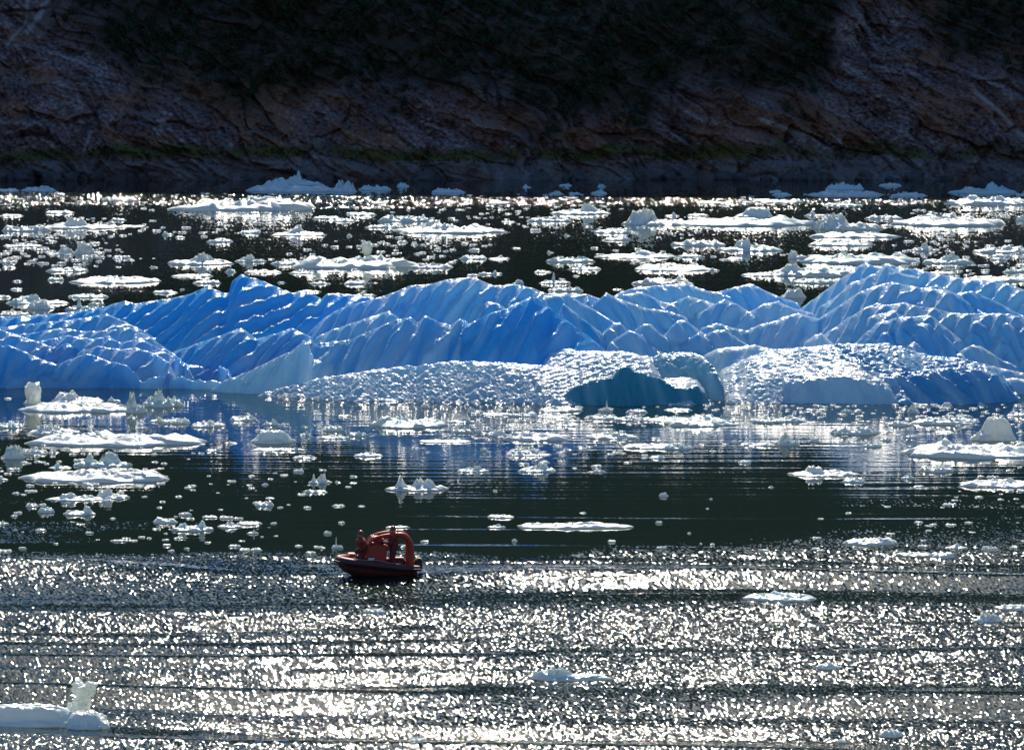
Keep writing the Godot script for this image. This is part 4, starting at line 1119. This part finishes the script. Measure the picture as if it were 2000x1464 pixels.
func build_person(boat: Node3D, feet: Vector3, pose: int, label: String) -> void:
	var suit := Color(0.13, 0.014, 0.008)
	var vest := Color(0.24, 0.026, 0.010)
	var skin := Color(0.34, 0.19, 0.13)
	var boot := Color(0.02, 0.02, 0.02)
	# facing -x (towards the bow); y up
	var hip := Vector3(0, 0.92, 0)
	var neck := Vector3(-0.03, 1.44, 0)
	if pose == 1:
		hip = Vector3(0.05, 0.86, 0)
		neck = Vector3(-0.06, 1.36, 0)
	var head := neck + Vector3(-0.03, 0.20, 0)
	var bones := [[hip, hip + Vector3(-0.01, 0.25, 0), 0.16, 0.155, suit], [hip + Vector3(-0.01, 0.22, 0), neck + Vector3(0, -0.12, 0), 0.175, 0.18, vest], [neck + Vector3(0, -0.1, 0), head, 0.075, 0.065, skin], [head, head + Vector3(-0.02, 0.05, 0), 0.098, 0.10, skin], [head + Vector3(-0.04, -0.05, 0), head + Vector3(-0.06, -0.06, 0), 0.06, 0.055, skin], [head + Vector3(-0.105, 0.01, 0), head + Vector3(-0.12, -0.015, 0), 0.014, 0.02, skin]]
	for s in [-1, 1]:
		var sh := neck + Vector3(0.0, -0.07, 0.20 * s)
		var el: Vector3 = sh + (Vector3(-0.16, -0.25, 0.07 * s) if pose == 0 else Vector3(0.10, -0.27, 0.09 * s))
		var wr: Vector3 = el + (Vector3(-0.23, 0.02, -0.08 * s) if pose == 0 else Vector3(-0.20, -0.14, -0.04 * s))
		bones.append([neck + Vector3(0, -0.1, 0.07 * s), sh, 0.11, 0.092, vest])
		bones.append([sh, el, 0.085, 0.068, suit])
		bones.append([el, wr, 0.066, 0.048, suit])
		var fwd := (wr - el).normalized()
		bones.append([wr, wr + fwd * 0.08, 0.04, 0.042, boot])
		var side := fwd.cross(Vector3.UP).normalized()
		for k in 4:     # gloved fingers curling round the wheel or the line
			var root := wr + fwd * 0.1 + side * (0.03 - 0.02 * k)
			bones.append([root, root + fwd * (0.05 - 0.006 * absf(k - 1.4)) + Vector3(0, -0.025, 0), 0.012, 0.010, boot])
		bones.append([wr + fwd * 0.04 + side * 0.035 * s, wr + fwd * 0.09 + side * 0.06 * s + Vector3(0, -0.01, 0), 0.014, 0.011, boot])
		var hj := hip + Vector3(0, -0.02, 0.10 * s)
		var kn := Vector3(-0.06, 0.50, 0.14 * s)
		var an := Vector3(0.03, 0.10, 0.15 * s)
		if pose == 1:
			kn = Vector3(-0.12, 0.46, 0.15 * s)
			an = Vector3(0.12, 0.10, 0.15 * s)
		bones.append([hj, kn, 0.118, 0.085, suit])
		bones.append([kn, an, 0.083, 0.058, suit])
		bones.append([an + Vector3(0, -0.04, 0), an + Vector3(-0.17, -0.055, 0), 0.058, 0.045, boot])
		bones.append([head + Vector3(0.0, 0.0, 0.098 * s), head + Vector3(0.01, -0.03, 0.1 * s), 0.02, 0.014, skin])
	for b in bones:      # thick padded suits
		if b[4] == suit or b[4] == vest:
			b[2] *= 1.22
			b[3] *= 1.22
	var cloth := mat(Color.WHITE, 0.7)
	cloth.vertex_color_use_as_albedo = true
	var who := put("person", blob(bones, 0.024, 0.06), cloth, self)
	who.transform = boat.transform * Transform3D(Basis().scaled(Vector3.ONE * 1.1), feet)
	tag(who, label, "person", "crew of the red boat")
	var helm := PackedVector3Array()
	for r in 8:
		for c in 17:
			var a := -TAU * (c % 16) / 16.0
			var e := 0.62 * PI * r / 7.0
			helm.append(Vector3(sin(e) * cos(a) * 0.135, cos(e) * 0.135, sin(e) * sin(a) * 0.125))
	var h := put("helmet", sheet(helm, 8, 17), mat(lin(0.26, 0.028, 0.012), 0.3), who)
	h.position = head + Vector3(0.012, 0.055, 0)
	put("collar", tube([neck + Vector3(0.1, 0.0, 0), neck + Vector3(0, 0.0, 0.1), neck + Vector3(-0.1, -0.03, 0), neck + Vector3(0, 0.0, -0.1), neck + Vector3(0.1, 0.0, 0)], [0.035], 8), mat(lin(0.24, 0.026, 0.01), 0.7), who)
# ---------------------------------------------------------------- the scene
func _ready() -> void:
	var cam := Camera3D.new()
	cam.name = "camera"
	cam.position = Vector3(0, EYE_Y, 0)
	cam.rotation_degrees = Vector3(PITCH, 0, 0)
	cam.keep_aspect = Camera3D.KEEP_HEIGHT
	cam.fov = 2.0 * rad_to_deg(atan(732.0 / FOCAL))
	cam.near = 1.0
	cam.far = 3000.0
	cam.current = true
	add_child(cam)
	var sky_m := ProceduralSkyMaterial.new()
	sky_m.sky_top_color = Color(0.27, 0.52, 0.80)
	sky_m.sky_horizon_color = Color(0.68, 0.80, 0.90)
	sky_m.sky_curve = 0.18
	sky_m.ground_bottom_color = Color(0.05, 0.08, 0.10)
	sky_m.ground_horizon_color = Color(0.3, 0.4, 0.5)
	sky_m.sun_angle_max = 42.0
	sky_m.sun_curve = 0.26
	sky_m.sky_energy_multiplier = 0.75
	var sky := Sky.new()
	sky.sky_material = sky_m
	var env := Environment.new()
	env.background_mode = Environment.BG_SKY
	env.sky = sky
	env.tonemap_mode = Environment.TONE_MAPPER_LINEAR
	env.tonemap_exposure = 1.6
	env.sdfgi_enabled = true
	env.ssao_enabled = true
	env.ssil_enabled = true
	var we := WorldEnvironment.new()
	we.name = "environment"
	we.environment = env
	add_child(we)
	var sun := DirectionalLight3D.new()
	sun.name = "sun"
	sun.light_energy = 1.6
	sun.light_color = Color(1.0, 0.965, 0.90)
	sun.light_angular_distance = 0.5
	sun.shadow_enabled = true
	sun.rotation_degrees = Vector3(-SUN_UP, 180.0, 0)
	add_child(sun)
	materials()
	build_water()
	print("water ", Time.get_ticks_msec())
	build_cliff()
	print("cliff ", Time.get_ticks_msec())
	build_bergs()
	print("bergs ", Time.get_ticks_msec())
	build_floes()
	print("floes ", Time.get_ticks_msec())
	build_boat()
	print("boat ", Time.get_ticks_msec())

func grain_normal(seed_: int, freq: float, strength: float) -> NoiseTexture2D:
	var t := NoiseTexture2D.new()
	t.width = 512
	t.height = 512
	t.seamless = true
	t.as_normal_map = true
	t.bump_strength = strength
	t.noise = noise(seed_, freq, 3)
	return t

func materials() -> void:
	M.water = mat(lin(0.007, 0.015, 0.012), 0.06)
	M.rock = mat(Color.WHITE, 0.9, 0.3)
	M.rock.vertex_color_use_as_albedo = true
	M.boulder = mat(lin(0.09, 0.07, 0.066), 0.85, 0.3)
	M.leaf = mat(lin(0.028, 0.034, 0.012), 0.8, 0.3)
	M.ice = mat(Color.WHITE, 0.32)
	M.ice.vertex_color_use_as_albedo = true
	M.ice.normal_enabled = true
	M.ice.normal_texture = grain_normal(5, 0.02, 6.0)
	M.ice.normal_scale = 0.5
	M.ice.uv1_triplanar = true
	M.ice.uv1_world_triplanar = true
	M.ice.uv1_scale = Vector3(0.35, 0.35, 0.35)
	M.ice.backlight_enabled = true
	M.ice.backlight = Color(0.74, 0.92, 1.0)
	M.floe = []
	for c in [Color(0.84, 0.85, 0.82), Color(0.78, 0.83, 0.80), Color(0.66, 0.78, 0.77)]:
		var f: StandardMaterial3D = M.ice.duplicate()
		f.vertex_color_use_as_albedo = false
		f.albedo_color = lin(c.r, c.g, c.b)
		f.backlight = Color(0.80, 0.80, 0.72)
		f.normal_scale = 1.0
		f.uv1_scale = Vector3(0.6, 0.6, 0.6)
		M.floe.append(f)
